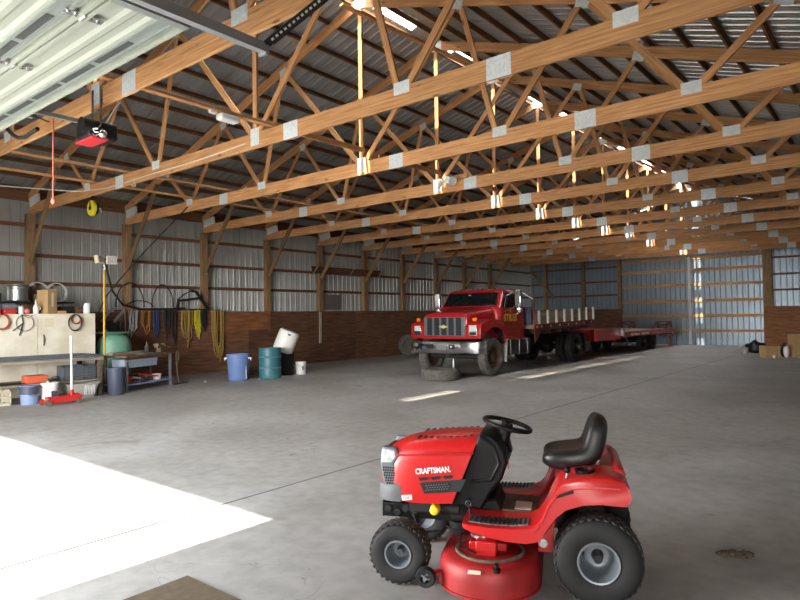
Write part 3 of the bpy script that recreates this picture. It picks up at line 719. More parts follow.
# mowing deck
DK = bpy.data.objects.new('mowing_deck_axis', None); bpy.data.objects.remove(DK)
def outline(sc, z):
    r = []
    for i in range(64):
        a = 2*PI*i/64; cx, sy = math.cos(a), math.sin(a)
        x = math.copysign(abs(cx)**.92, cx)*.29*sc; yb = .275 if sy >= 0 else -.275
        y = yb*1.0 + math.copysign(abs(sy)**.92, sy)*.30*(sc if sc > .9 else sc)
        r.append((.605+x, y+.03, z))
    return r
b = MB(); b.loft([outline(1.02, .045), outline(1.02, .055), outline(1.0, .058), outline(1.0, .13), outline(.985, .175), outline(.94, .205), outline(.86, .22), outline(.70, .226), outline(.45, .232)]); deck = b.build('mowing_deck', 'deckred', MW, smooth=50)
for s in (1, -1):
    cy = .03+s*.30
    b = MB(); b.lathe([(.205, .222), (.20, .236), (.185, .236), (.178, .222)], 40, Matrix.Translation((.60, cy, 0)), closed=True); b.build('deck_groove', 'dust', deck)
    b = MB(); b.box((.61, cy+.06, .268), (.12, .12, .085)); b.box((.61, cy-.05, .25), (.22, .16, .05)); cv = b.build('belt_cover', 'mowred', deck, bevel=.008)
    b = MB(); b.cyl((.64, cy-.02, .30), (.64, cy-.02, .316), .075, 24); b.build('pulley', 'shiny', deck)
    b = MB(); b.cyl((.535, cy+.265, .205), (.535, cy+.265, .25), .011, 10); b.cyl((.535, cy+.265, .205), (.535, cy+.265, .225), .022, 12); b.build('wash_port', 'black', deck)
    b = MB(); wcx = V(.948, .03+s*.475, .105)
    b.lathe([(.030, -.022), (.052, -.024), (.058, -.014), (.058, .014), (.052, .024), (.030, .022)], 28, Matrix.Translation(wcx) @ Ry(), closed=True)
    gw = b.build('gauge_wheel', 'blackm', deck)
    b = MB()
    for a in range(4): b.beam(wcx, wcx+V(math.cos(a*PI/2+.4)*.045, 0, math.sin(a*PI/2+.4)*.045), .014, .02, up=(0, 1, 0))
    b.cyl(wcx-V(0, .02, 0), wcx+V(0, .03, 0), .012, 12); b.build('spokes', 'rim', gw)
    b = MB(); b.beam(wcx-V(0, s*.03, 0), (.87, wcx.y-s*.06, .12), .05, .012); b.build('wheel_bracket', 'deckred', deck)
b = MB(); b.box((.655, .607, .198), (.07, .022, .002), Matrix.Rotation(-.75, 3, 'X')); b.build('deck_decal', 'cream', deck, smooth=0)
# ------------------------------------------------------------------ truck
TC = -9.27
TK = thing('flatbed_truck', 'red flatbed truck with chrome bumper and wooden stake sides, facing the mower', 'truck', (TC, 13.87, 0))
def road_wheel(parent, x, y, side, R=.485, w=.255, rim='hub', hubout=True, z=None):
    zc = R if z is None else z
    mt = Matrix.Translation((x, y, zc)) @ Matrix.Rotation(PI/2*side, 4, 'Y')
    h = w/2; r0 = R*.585; b = MB()
    b.lathe([(r0, -h*.8), (r0+.02, -h*.95), (r0+(R-r0)*.45, -h), (R-.05, -h*.93), (R-.012, -h*.80), (R, -h*.72), (R, -h*.42), (R-.012, -h*.40), (R-.012, -h*.33), (R, -h*.31), (R, -h*.06), (R-.012, -h*.04), (R-.012, h*.04), (R, h*.06), (R, h*.31), (R-.012, h*.33), (R-.012, h*.40), (R, h*.42), (R, h*.72), (R-.012, h*.80), (R-.05, h*.93), (r0+(R-r0)*.45, h), (r0+.02, h*.95), (r0, h*.8)], 44, mt, closed=True)
    t = b.build('tyre', 'rubberdust' if rim == 'hub' and y < 1 else 'rubber', parent)
    b = MB(); d = .3 if hubout else -.55
    b.lathe([(r0+.004, h*.82), (r0+.004, h*.92), (r0-.014, h*.92), (r0-.03, h*.5), (r0*.72, h*d), (r0*.42, h*d), (r0*.40, h*(d+.45)), (r0*.22, h*(d+.6)), (.0001, h*(d+.6))], 36, mt, cap=False)
    b.lathe([(r0+.004, -h*.82), (r0-.02, -h*.6), (.0001, -h*.5)], 36, mt, cap=False)
    r = b.build('wheel_rim', rim, t)
    b = MB()
    for i in range(10):
        a = 2*PI*i/10; c = Vector((r0*.56*math.cos(a), r0*.56*math.sin(a), h*d)); b.cyl(mt @ c, mt @ (c+V(0, 0, .05)), .017, 6)
    b.build('lug_nuts', rim, r)
    return t
for s in (1, -1): road_wheel(TK, s*.95, .14, s, R=.495)
for s in (1, -1):
    road_wheel(TK, s*.945, 5.47, s, R=.50, rim='hubblack', hubout=False)
    road_wheel(TK, s*.62, 5.47, -s, R=.50, rim='hubblack', hubout=False)
# hood: sloped, narrow above, full width fenders
def hring(y, zb, zt, w, r=.10):
    half = [(1, 0), (1, .55), (.985, .78), (.94, .91), (.84, .98), (.6, 1.01), (.3, 1.025), (0, 1.03)]
    full = half + [(-a, f) for a, f in half[-2::-1]]
    return [(w*a, y, zb+(zt-zb)*f) for a, f in full]
b = MB(); b.loft([hring(-.57, 1.02, 1.60, .68), hring(-.55, 1.00, 1.635, .705), hring(-.30, .95, 1.675, .72), hring(.1, .95, 1.73, .76), hring(.50, .95, 1.78, .83), hring(.66, .95, 1.80, .87)]); hood = b.build('hood', 'truckred', TK, smooth=50)
# grille
b = MB(); b.prism([(-.645, 1.045), (.645, 1.045), (.665, 1.545), (-.665, 1.545)], -.612, -.56); g = b.build('grille', 'grille', TK, bevel=.008)
b = MB()
xs = [-.52+.26*i for i in range(4)]
W0 = .21
for i in range(5):
    xc = -.46+.23*i; b.box((xc, -.612, 1.295), (W0-.05, .012, .46))
b.build('grille_openings', 'grilledark', g, smooth=0)
b = MB()
for i in range(5):
    xc = -.46+.23*i
    for j in range(8): b.box((xc, -.622, 1.09+j*.058), (W0-.05, .014, .012))
b.build('grille_slats', 'darksteel', g, smooth=0)
b = MB(); bw = [(-.145, -.03), (-.045, -.03), (-.045, -.055), (.045, -.055), (.045, -.03), (.16, -.03), (.145, .03), (.045, .03), (.045, .055), (-.045, .055), (-.045, .03), (-.16, .03)]
b.prism([(x*.85, 1.29+z*.9) for x, z in bw], -.645, -.628); em = b.build('front_emblem', 'gold', g, bevel=.003)
b = MB(); b.prism([(x*.55, 1.29+z*.55) for x, z in bw], -.650, -.640); b.build('emblem_face', 'cream', em)
# fenders with wheel arch
for s in (1, -1):
    b = MB(); P = [(-.585, .985), (-.595, 1.06), (-.59, 1.30), (-.555, 1.37), (-.42, 1.42), (-.20, 1.475), (.10, 1.485), (.42, 1.46), (.58, 1.38), (.68, 1.20), (.70, .98), (.695, .80), (.655, .80), (.645, .95), (.60, 1.09), (.50, 1.20), (.34, 1.265), (.12, 1.275), (-.12, 1.235), (-.30, 1.14), (-.40, 1.03), (-.425, .985)]
    rr = []
    for x, sh in ((.62, 1.0), (1.0, 1.0), (1.06, .985), (1.095, .94), (1.105, .88)):
        rr.append([(s*x, y if sh > .98 else .05+(y-.05)*(.97+.03*sh), 1.22+(z-1.22)*sh) for y, z in P])
    b.loft(rr); fd = b.build('front_fender', 'truckred', TK, smooth=45)
    AR = [(.65, .82), (.64, .95), (.595, 1.085), (.495, 1.19), (.338, 1.252), (.12, 1.262), (-.115, 1.223), (-.292, 1.13), (-.392, 1.022), (-.415, .97)]
    b = MB(); b.loft([[(s*x, y, z) for y, z in AR] for x in (.60, 1.075)], cap=False, closed=False); b.loft([[(s*.60, y, z) for y, z in AR], [(s*.60, .12, .9)]*len(AR)], cap=False, closed=False); b.build('wheel_liner', 'blackm', fd)
    b = MB(); b.box((s*.885, -.600, 1.195), (.235, .02, .275)); hl = b.build('headlight_bezel', 'chrome', TK, bevel=.006)
    b = MB(); b.box((s*.885, -.612, 1.245), (.19, .02, .145)); b.build('headlight', 'lens', hl, bevel=.008)
    b = MB(); b.box((s*.885, -.612, 1.115), (.19, .016, .075)); b.build('lower_lamp', 'grilledark', hl, bevel=.004)
    b = MB(); b.box((s*.90, -.52, 1.475), (.12, .05, .085)); b.build('turn_signal', 'amber', fd, bevel=.01)
    b = MB(); b.box((s*1.105, -.02, 1.37), (.008, .18, .022)); b.build('side_marker', 'palelet', fd)
    b = MB(); b.box((s*.93, .74, .62), (.36, .012, .60), Matrix.Rotation(-.10, 3, 'X')); b.build('mud_flap', 'greyp', TK, bevel=.003)
b = MB(); b.box((0, -.575, 1.005), (1.45, .06, .07)); b.build('front_valance', 'truckred', TK, bevel=.01)
# bumper
b = MB(); lo = [(1.12, -.34), (1.125, -.52), (1.09, -.63), (.96, -.685), (.5, -.70), (0, -.705)]
lo = lo + [(-x, y) for x, y in lo[-2::-1]]; inn = [(x*.97, y+.06) for x, y in lo[::-1]]
b.loft([[(x, y+dy, z) for x, y in lo] + [(x, y, z) for x, y in inn] for z, dy in ((.585, .03), (.61, 0), (.76, -.004), (.89, 0), (.915, .03))]); bp = b.build('front_bumper', 'chrome', TK, bevel=.006)
for x in (-.37, .30):
    b = MB(); b.box((x, -.708, .77), (.17, .02, .115)); b.build('bumper_opening', 'blackm', bp)
b = MB(); b.box((-.035, -.713, .765), (.36*.9, .012, .16)); b.build('number_plate', 'alum', bp, bevel=.004)
b = MB(); b.box((.30, -.722, .775), (.06, .02, .05)); b.build('fog_lamp', 'lens', bp)
for x, y in ((-.64, .90), (-.57, .90)):
    b = MB(); b.cyl((x, -.704, .875), (x, -.712, .875), .014, 10); b.build('bumper_bolt', 'shiny', bp)
# cab
cw = .985
def cring(z, y0, y1, w):
    r = .07
    return [(w-r, y0, z), (w, y0+r, z), (w, y1-r, z), (w-r, y1, z), (-w+r, y1, z), (-w, y1-r, z), (-w, y0+r, z), (-w+r, y0, z)]
b = MB(); b.loft([cring(.95, .62, 2.02, .955), cring(1.05, .60, 2.03, .985), cring(1.55, .60, 2.03, .985), cring(1.78, .58, 2.03, .975), cring(1.81, .62, 2.03, .965), cring(2.20, .88, 1.99, .905), cring(2.275, .98, 1.95, .87), cring(2.31, 1.12, 1.86, .78)]); cab = b.build('cab', 'truckred', TK, smooth=40)
ws0, ws1 = .615, .868
b = MB(); b.loft([[(-.86, .600, 1.835), (.86, .600, 1.835), (.795, .832, 2.205), (-.795, .832, 2.205)], [(-.86, .66, 1.835), (.86, .66, 1.835), (.795, .90, 2.205), (-.795, .90, 2.205)]]); wsd = b.build('windscreen', 'glass', cab, bevel=.01)
b = MB(); b.box((-.05, .75, 2.14), (.08, .005, .035), Matrix.Rotation(-.56, 3, 'X')); b.build('windscreen_sticker', 'bucketblue', wsd)
for s in (1, -1):
    dr = MB(); dr.prism([(.68, 1.03), (1.72, 1.03), (1.76, 1.78), (.72, 1.78)], *sorted((s*.975, s*.995)), ax='x'); door = dr.build('cab_door', 'truckred', cab, bevel=.012)
    b = MB(); b.loft([[(s*.972, .76, 1.76), (s*.972, 1.70, 1.76), (s*.918, 1.66, 2.17), (s*.918, .98, 2.17)], [(s*.99, .76, 1.76), (s*.99, 1.70, 1.76), (s*.936, 1.66, 2.17), (s*.936, .98, 2.17)]]); b.build('door_window', 'glass', door)
    b = MB(); b.box((s*1.005, 1.60, 1.62), (.03, .14, .04)); b.build('door_handle', 'chrome', door, bevel=.006)
    # mirror
    mx = s*1.33; b = MB(); b.box((mx, 1.00, 2.02), (.20, .085, .44)); mr = b.build('door_mirror', 'chrome', cab, bevel=.03, seg=3)
    b = MB(); b.ball((mx, 1.0, 1.74), .105, 12, (1, .6, 1)); b.build('convex_mirror', 'chrome', mr)
    b = MB(); b.tube([(s*.99, .80, 1.66), (mx, 1.0, 1.84), (mx, 1.0, 2.26)], .012, 8); b.tube([(s*.99, .80, 1.66), (s*.97, .98, 2.10), (mx, 1.0, 2.26)], .012, 8); b.build('mirror_arm', 'chrome', mr)
for i, x in enumerate((-.55, -.15, 0, .15, .55)):
    b = MB(); b.ball((x, 1.10, 2.315), .035, 8, (1.2, 1, .6)); b.build('roof_lamp', 'railred', cab)
text('door_lettering', 'STILES', .26, 'yelpaint', cab, frame((1.0, .80, 1.42), (0, 1, 0), (0, 0, 1)), bold=.009, ext=.003, sx=1.0)
random.seed(4)
for z, hh, y0, y1 in ((1.255, .05, .92, 1.62), (1.12, .045, .90, 1.66)):
    y = y0; b = MB()
    while y < y1:
        wd = random.uniform(.03, .06)
        b.box((.9985, y+wd/2, z), (.003, wd*1.04, hh*random.uniform(.45, 1)))
        y += wd
    b.build('faded_lettering', 'palelet', cab, smooth=0)
text('small_lettering', '&', .11, 'yelpaint', cab, frame((1.0, 1.12, 1.66), (0, 1, 0), (0, 0, 1)), ext=.003)
b = MB(); b.box((1.0, .50, 1.645), (.0, .0, .0)) if False else b.box((.845, .42, 1.64), (.03, .20, .04)); b.build('hood_emblem', 'chrome', hood)
b = MB(); b.box((.955, 1.35, .93), (.14, 1.25, .10)); b.build('sill', 'truckred', cab, bevel=.01)
# chassis, tank, axles
b = MB()
for s in (1, -1): b.box((s*.43, 3.0, .78), (.09, 7.1, .22))
for y in (-.4, 1.0, 2.4, 4.0, 5.3, 6.3): b.box((0, y, .78), (.8, .1, .16))
b.build('chassis', 'blackm', TK)
b = MB(); b.cyl((-.85, 0, .485), (.85, 0, .485), .06, 12); b.cyl((-.85, 5.47, .5), (.85, 5.47, .5), .09, 12); b.ball((0, 5.47, .5), .24, 12); b.box((0, -.05, .62), (1.0, .5, .12)); b.cyl((0, .6, .62), (0, 5.0, .6), .05, 10); b.build('axles', 'darksteel', TK)
for s in (1, -1):
    b = MB(); b.box((s*.86, 1.50, .70), (.42, 1.35, .42)); tk = b.build('step_tank', 'darksteel', TK, bevel=.03)
    b = MB()
    for y in (1.0, 1.5, 2.0): b.box((s*.86, y, .70), (.44, .05, .44))
    b.build('tank_strap', 'shiny', tk, bevel=.004)
b = MB(); b.tube([(.3, .1, .55), (-.2, .05, .52), (-.3, -.1, .5)], .04, 8); b.build('drag_link', 'hub', TK)
# bed
ang = 1.2; RB = Matrix.Translation((0, 2.25, 1.215)) @ Matrix.Rotation(math.radians(ang), 4, 'X')
LB = 4.45; HWB = 1.18
def bedMB(): q = MB(); q.m = RB; return q
b = bedMB(); b.box((0, LB/2, .0), (2*HWB-.02, LB, .10)); bd = b.build('bed_floor', 'board', TK, smooth=0)
for s in (1, -1):
    b = bedMB(); b.box((s*(HWB+.01), LB/2, -.01), (.06, LB+.02, .17)); rl = b.build('bed_rail', 'railred', TK, bevel=.006)
    for i in range(7): b = bedMB(); b.box((s*(HWB+.042), .35+i*.62, .0), (.012, .07, .07)); b.build('stake_pocket', 'greyp', rl, smooth=0)
    for i in range(8):
        b = bedMB(); b.box((s*(HWB-.00), .28+i*.585, .25), (.055, .075, .44 if i < 6 else .50)); b.build('stake', 'white', TK, bevel=.004)
    for i in range(3):
        b = bedMB(); b.box((s*(HWB-.052), LB/2+.03, .12+i*.128), (.035, LB-.25, .122)); b.build('stake_board', 'board', TK, smooth=0)
    b = bedMB(); b.box((s*(HWB+.03), -.02, -.19), (.02, .16, .36)); b.prism([(0, -.08), (.55, -.08), (0, -.45)], *sorted((s*(HWB-.03), s*(HWB-.01))), ax='x'); b.build('bed_gusset', 'railred', TK)
    b = bedMB(); b.box((s*(HWB+.045), .06, .0), (.03, .06, .06)); b.build('marker_lamp', 'amber', rl)
for i in range(6):
    b = bedMB(); b.box((0, .4+i*.72, -.14), (2*HWB-.1, .08, .18)); b.build('cross_sill', 'bed', TK, smooth=0)
b = bedMB(); b.box((0, LB+.02, -.04), (2*HWB, .06, .24)); b.build('bed_tail', 'railred', TK, bevel=.004)
# headboard frame
b = bedMB(); b.tube([(HWB, -.02, -.05), (HWB, -.02, .82), (.80, -.02, 1.03), (-.80, -.02, 1.03), (-HWB, -.02, .82), (-HWB, -.02, -.05)], .035, 8); hb = b.build('headboard_frame', 'railred', TK)
b = bedMB(); b.tube([(HWB, -.055, .80), (.82, -.055, 1.02)], .018, 6); b.build('reflective_tape', 'white', hb)
b = bedMB(); b.box((.95, -.06, .33), (.34, .10, .52)); b.build('tool_box', 'darkblue', TK, bevel=.01)
for s in (1, -1):
    b = MB(); b.box((s*.78, 6.22, .62), (.60, .012, .62)); b.build('rear_mud_flap', 'blackm', TK)
# ------------------------------------------------------------------ trailer
TR = thing('equipment_trailer', 'long red flat equipment trailer coupled behind the truck, reaching the back doors', 'trailer', (TC, 25.9, 0))
hw = 1.18
b = MB(); b.box((0, .60, .80), (2*hw-.1, 6.4, .09)); b.build('deck', 'plank', TR, smooth=0)
b = MB(); b.prism([(-5.05, .62), (-2.75, .62), (-2.55, .50), (-2.55, .86), (-2.75, .98), (-5.05, 1.0)], -.9, .9, ax='x'); b.build('front_deck', 'trailred', TR, bevel=.01)
for s in (1, -1):
    b = MB(); b.box((s*(hw+.01), .62, .755), (.07, 6.45, .20)); r = b.build('side_rail', 'trailred', TR, bevel=.006)
    b = MB(); b.prism([(-5.0, .60), (-2.6, .58), (-2.6, .92), (-5.0, 1.0)], *sorted((s*(hw-.16), s*(hw-.06))), ax='x'); b.build('gooseneck_rail', 'trailred', TR, bevel=.006)
    for i in range(6): b = MB(); b.box((s*(hw+.05), -1.9+i*.95, .81), (.012, .12, .08)); b.build('stake_pocket', 'railred', r)
    # lettering strip: worn white marks
    b = MB(); y = -1.75
    random.seed(9)
    while y < .45:
        wd = random.uniform(.06, .14)
        if not -.75 < y < -.45: b.box((s*(hw+.048), y, .735), (.006, wd*.6, .085))
        y += wd
    b.build('rail_lettering', 'whitelet', r, smooth=0)
    for y in (.25, 1.55):
        road_wheel(TR, s*.97, y, s, R=.40, w=.24, rim='hubblack', hubout=False)
    b = MB(); b.box((s*(hw+.02), -2.62, .86), (.10, .14, .26)); b.tube([(s*(hw+.05), -2.5, .70), (s*(hw+.06), -2.2, .50)], .02, 8); b.build('chain_hook', 'shiny', r)
    # folded ramp frame standing at the tail
    rm = MB()
    for x in (s*.55, s*1.12):
        rm.beam((x, 3.75, .84), (x, 4.35, .52), .07, .09)
    for i in range(4): rm.beam((s*.55, 3.80+i*.17, .83-i*.085), (s*1.12, 3.80+i*.17, .83-i*.085), .05, .05)
    rp = rm.build('tail_ramp', 'trailred', TR)
    b = MB(); b.beam((s*1.16, 3.72, .90), (s*1.16, 4.42, .50), .02, .05); b.build('ramp_edge', 'alum', rp)
    b = MB()
    for x in (s*.55, s*1.12): b.tube([(x, 3.2, .86), (x, 3.70, 1.10), (x, 4.05, 1.15), (x, 4.05, .80)], .035, 6)
    for z in (1.0, 1.14): b.beam((s*.55, 4.05, z), (s*1.12, 4.05, z), .04, .04)
    b.beam((s*.55, 4.05, .86), (s*1.12, 4.05, 1.14), .03, .03); b.build('ramp_rack', 'railred', TR)
    b = MB(); b.box((s*1.0, 4.30, .24), (.06, .06, .48)); b.box((s*1.0, 4.30, .012), (.14, .14, .024)); b.build('tail_prop', 'trailred', TR)
b = MB()
for x in (-.5, .5): b.box((x, .5, .62), (.12, 6.2, .24))
for y in (.25, 1.55): b.cyl((-.9, y, .40), (.9, y, .40), .06, 10)
b.build('under_frame', 'blackm', TR)
b = MB(); b.beam((0, -4.95, .70), (0, -5.35, .66), .14, .14); b.build('coupler', 'darksteel', TR)
b = MB(); b.box((0, 3.78, .755), (2*hw, .08, .20)); b.build('tail_beam', 'trailred', TR)
# loose tyre lying in front of the bumper
b = MB(); R = .49
b.lathe([(.28, .03), (.31, .004), (.40, 0), (R-.02, .02), (R, .05), (R, .23), (R-.02, .26), (.40, .28), (.31, .276), (.28, .25)], 48, closed=True)
lt = b
for i in range(40):
    a = 2*PI*i/40
    for z in (.07, .115, .165, .21): lt.box((R*math.cos(a+z*3), R*math.sin(a+z*3), z), (.02, .045, .034), Matrix.Rotation(a+z*3, 3, 'Z'))
o = lt.build('loose_tyre', 'rubberdust'); o.location = (-8.84, 12.47, 0); tag(o, 'worn grey truck tyre lying flat on the floor before the chrome bumper', 'tyre')
b = MB(); b.cyl((0, 0, 0), (0, 0, .02), .09, 16); b.cyl((0, 0, .02), (0, 0, .30), .055, 16); b.cyl((0, 0, .30), (0, 0, .46), .03, 12); b.box((0, 0, .47), (.16, .12, .04)); b.tube([(.05, 0, .06), (.12, 0, .08)], .012, 6)
o = b.build('bottle_jack', 'alum'); o.location = (-9.75, 14.40, 0); tag(o, 'small silver bottle jack standing on the floor behind the loose tyre', 'jack')
# ------------------------------------------------------------------ workbench and cabinet
BX0, BX1, BY0, BY1 = -14.28, -13.2, 2.6, 6.2
WBN = thing('workbench', 'long workbench with slate blue top and plank lower shelf before the cream cabinet', 'workbench', (-13.74, 4.4, 0))
def wb(c, d): b = MB(); b.box((c[0]+13.74, c[1]-4.4, c[2]), d); return b
wb(((BX0+BX1)/2, (BY0+BY1)/2, .845), (BX1-BX0, BY1-BY0, .045)).build('bench_top', 'bluetop', WBN, bevel=.004)
wb((BX1-.01, (BY0+BY1)/2, .79), (.03, BY1-BY0, .06)).build('front_rail', 'plank', WBN, smooth=0)
wb(((BX0+BX1)/2-.04, (BY0+BY1)/2, .335), (BX1-BX0-.1, BY1-BY0-.1, .035)).build('lower_shelf', 'plank', WBN, smooth=0)
for x in (BX0+.06, BX1-.06):
    for y in (BY0+.1, BY1-.06): wb((x, y, .41), (.08, .08, .82)).build('leg', 'darksteel' if x < -13.5 else 'rustmetal', WBN, smooth=0)
CB = thing('storage_cabinet', 'cream enamel cabinet with two doors behind the workbench, tools hung on its front', 'cabinet', (-14.6, 4.6, 0))
b = MB(); b.box((0, 0, .877), (.56, 3.88, 1.755)); b.build('body', 'cream', CB, bevel=.008)
for y0, y1 in ((-1.93, .715), (.725, 1.93)):
    b = MB(); b.box((.29, (y0+y1)/2, .90), (.022, y1-y0, 1.68)); d = b.build('door', 'cream', CB, bevel=.006)
    if y0 > 0:
        b = MB(); b.tube([(.305, .83, 1.30), (.33, .83, 1.27), (.33, .83, 1.10), (.305, .83, 1.07)], .011, 8); b.build('handle', 'rustmetal', d)
        b = MB(); b.box((.302, .95, 1.56), (.004, .17, .19)); b.build('door_label', 'creamp', d, smooth=0)
WS = thing('wall_shelf', 'dark narrow wall shelf carrying metal pots above the cream cabinet', 'shelf', (-15.42, 4.9, 2.0))
b = MB(); b.box((0, 0, .02), (.70, 3.0, .03)); b.build('board', 'blackm', WS, smooth=0)
for y in (-.9, .9):
    b = MB(); b.beam((-.34, y, -.40), (.26, y, 0), .03, .03); b.box((-.33, y, -.2), (.03, .03, .42)); b.build('bracket', 'darksteel', WS)
def lathe_thing(name, prof, m, loc, label, cat, group=None, n=32, rot=None, smooth=40):
    b = MB(); b.lathe(prof, n); o = b.build(name, m, smooth=smooth); o.location = loc
    if rot: o.rotation_euler = rot
    return tag(o, label, cat, group)
P0 = thing('stock_pot', 'big silver stock pot on the dark wall shelf', 'pot', (-15.3, 5.27, 2.036))
b = MB(); b.lathe([(.0001, 0), (.17, 0), (.20, .03), (.205, .33), (.235, .36), (.24, .385), (.225, .385), (.195, .34), (.19, .04), (.0001, .03)], 36); b.build('pot_body', 'alum', P0)
b = MB(); b.ring((0, 0, .30), .208, .012); b.build('rim_band', 'alum', P0)
lathe_thing('small_pot', [(.0001, 0), (.13, 0), (.14, .17), (.15, .18), (.13, .18), (.12, .02), (.0001, .02)], 'darksteel', (-15.28, 4.80, 2.036), 'dark small pot left of the silver stock pot', 'pot')
lathe_thing('canister', [(.0001, 0), (.10, 0), (.105, .15), (.09, .17), (.0001, .175)], 'rustmetal', (-15.22, 5.68, 2.036), 'dull canister right of the silver stock pot', 'canister')
lathe_thing('pan', [(.0001, 0), (.16, 0), (.2, .05), (.19, .05), (.15, .012), (.0001, .012)], 'greyp', (-15.25, 4.38, 2.036), 'pale shallow pan at the left end of the wall shelf', 'pan')
ZC = 1.757
def boxthing(name, m, c, d, label, cat, rz=0, bevel=.004, group=None):
    b = MB(); b.box((0, 0, d[2]/2), d); o = b.build(name, m, bevel=bevel); o.location = c; o.rotation_euler = (0, 0, rz); return tag(o, label, cat, group)
CT = thing('carton', 'tall narrow brown carton standing on top of the cream cabinet', 'box', (-14.56, 5.60, ZC), math.radians(22))
b = MB(); b.box((0, 0, .26), (.30, .24, .52)); b.build('carton_body', 'card', CT, bevel=.004)
b = MB(); b.box((0, .06, .535), (.29, .12, .008), Matrix.Rotation(.25, 3, 'X')); b.build('flap', 'card', CT, smooth=0)
b = MB(); b.box((.155, 0, .30), (.004, .05, .30)); b.build('tape', 'creamp', CT, smooth=0)
boxthing('wood_scrap', 'rail', (-14.45, 5.86, ZC), (.10, .16, .06), 'short pale wood offcut beside the tall carton', 'offcut')
S0 = thing('spray_bottle', 'white spray bottle left of the tall carton on the cabinet', 'bottle', (-14.44, 5.33, ZC))
b = MB(); b.lathe([(.0001, 0), (.05, 0), (.055, .02), (.055, .11), (.05, .14), (.03, .17), (.045, .185), (.02, .20), (.016, .24)], 24); b.build('bottle_body', 'white', S0)
b = MB(); b.cyl((0, 0, .22), (0, 0, .30), .013, 10); b.tube([(0, .03, .17), (0, .09, .14), (0, .09, .10), (0, .05, .07)], .012, 8); b.build('trigger', 'creamp', S0)
J0 = thing('white_jar', 'white cylindrical jar at the right end of the cabinet top', 'jar', (-14.5, 6.43, ZC))
b = MB(); b.lathe([(.0001, 0), (.068, 0), (.072, .01), (.070, .21), (.0001, .212)], 28); b.build('jar_body', 'fixture', J0); b = MB(); b.lathe([(.062, .212), (.062, .235), (.0001, .237)], 28); b.build('lid', 'white', J0)
boxthing('small_tin', 'rustmetal', (-14.42, 6.58-.1, ZC), (.06, .06, .05), 'tiny brown tin right of the white jar', 'tin') if False else None
lathe_thing('ball', [(max(.055*math.sin(PI*i/12), 1e-6), .055-.055*math.cos(PI*i/12)) for i in range(13)], 'pink', (-14.40, 5.145, ZC), 'pink plastic ball among the clutter on the cabinet', 'ball')
D0 = thing('power_drill', 'red handheld power tool with grey motor on the cabinet, left of the pink ball', 'tool', (-14.45, 4.82, ZC))
b = MB(); b.box((0, 0, .05), (.14, .22, .10)); b.build('base', 'redp', D0, bevel=.012)
b = MB(); b.cyl((0, -.1, .15), (0, .11, .16), .065, 20); b.cyl((0, .11, .16), (0, .17, .16), .03, 14); b.build('motor', 'rim', D0)
boxthing('toolbox', 'redp', (-14.52, 4.60, ZC), (.16, .14, .11), 'small dull red box at the left of the cabinet top', 'box')
lathe_thing('paint_can', [(.0001, 0), (.05, 0), (.05, .14), (.053, .145), (.053, .15), (.0001, .148)], 'white', (-14.42, 5.035, ZC), 'small white can between the red power tool and pink ball', 'can')
lathe_thing('spool', [(.0001, 0), (.06, 0), (.06, .012), (.025, .012), (.025, .10), (.06, .10), (.06, .112), (.0001, .112)], 'blackm', (-14.62, 5.06, ZC+.0), 'black spool behind the white can on the cabinet', 'spool')
boxthing('blue_case', 'darkblue', (-14.66, 4.70, ZC), (.16, .26, .20), 'dark blue case at the back of the cabinet top', 'case')
boxthing('black_case', 'blackm', (-14.70, 6.05, ZC), (.18, .30, .16), 'low black case on the cabinet, right of the carton', 'case')
boxthing('wooden_block', 'girt', (-14.66, 6.28, ZC), (.10, .13, .13), 'brown wooden block beside the white jar', 'block')
# hung coils on the cabinet front (hooks driven into the doors)
def coil(name, c, r, t, n, m, label, cat='hose', normal=(1, 0, 0), drop=1.15, group=None):
    pts = []; c = Vector(c); nrm = Vector(normal).normalized(); side = nrm.cross(V(0, 0, 1)).normalized()
    for i in range(n*24):
        a = 2*PI*i/24 + PI/2; k = .92+.10*math.sin(i*.21+n)
        pts.append(c + side*math.cos(a)*r*k + V(0, 0, math.sin(a)*r*k*drop) + nrm*(.012+t*1.2*(i/24)))
    b = MB(); b.tube(pts, t, 7); return tag(b.build(name, m), label, cat, group)
FX = -14.285
def hook(y, z, lab):
    b = MB(); b.tube([(FX-.003, y, z), (FX+.07, y, z), (FX+.085, y, z+.03)], .006, 6); tag(b.build('hook', 'shiny'), lab, 'hook', 'cabinet hooks')
coil('hose_coil', (FX, 6.08, 1.62), .11, .010, 2, 'hosered', 'small rust orange hose coil on the right cabinet door', drop=1.0)
coil('hose_coil', (FX+.03, 6.05, 1.54), .155, .009, 2, 'hose', 'larger black hose coil around the orange coil on the right cabinet door', drop=1.25)
coil('hose_coil', (FX, 4.62, 1.58), .15, .012, 2, 'hosered', 'brown hose coil at the far left of the cabinet front', drop=1.1)
b = MB()
b.tube([(FX+.02, 5.0, 1.74), (FX+.02, 5.02, 1.55), (FX+.02, 4.98, 1.40), (FX+.02, 4.95, 1.30)], .011, 7)
b.tube([(FX+.02, 5.02, 1.56), (FX+.02, 4.90, 1.46), (FX+.02, 4.83, 1.40)], .009, 7)
tag(b.build('cable_pair', 'hose'), 'two black cable ends dangling on the left cabinet door', 'cable')
b = MB()
b.tube([(FX+.015, 5.06+.16*math.sin(t*.42)*(1+.1*t/14), 1.56+.17*math.cos(t*.42)) for t in range(2, 17)] , .007, 6)
b.tube([(FX+.015, 5.05, 1.72), (FX+.015, 5.12, 1.66), (FX+.015, 5.20, 1.72)], .006, 6)
tag(b.build('wire_loop', 'rustmetal'), 'thin grey wire loop hung on the cabinet beside the black cables', 'wire')
coil('tube_coil', (-15.86, 5.86, 2.24), .29, .014, 2, 'coilwhite', 'pale clear tubing coil on the wall just left of the tall carton', drop=.95)
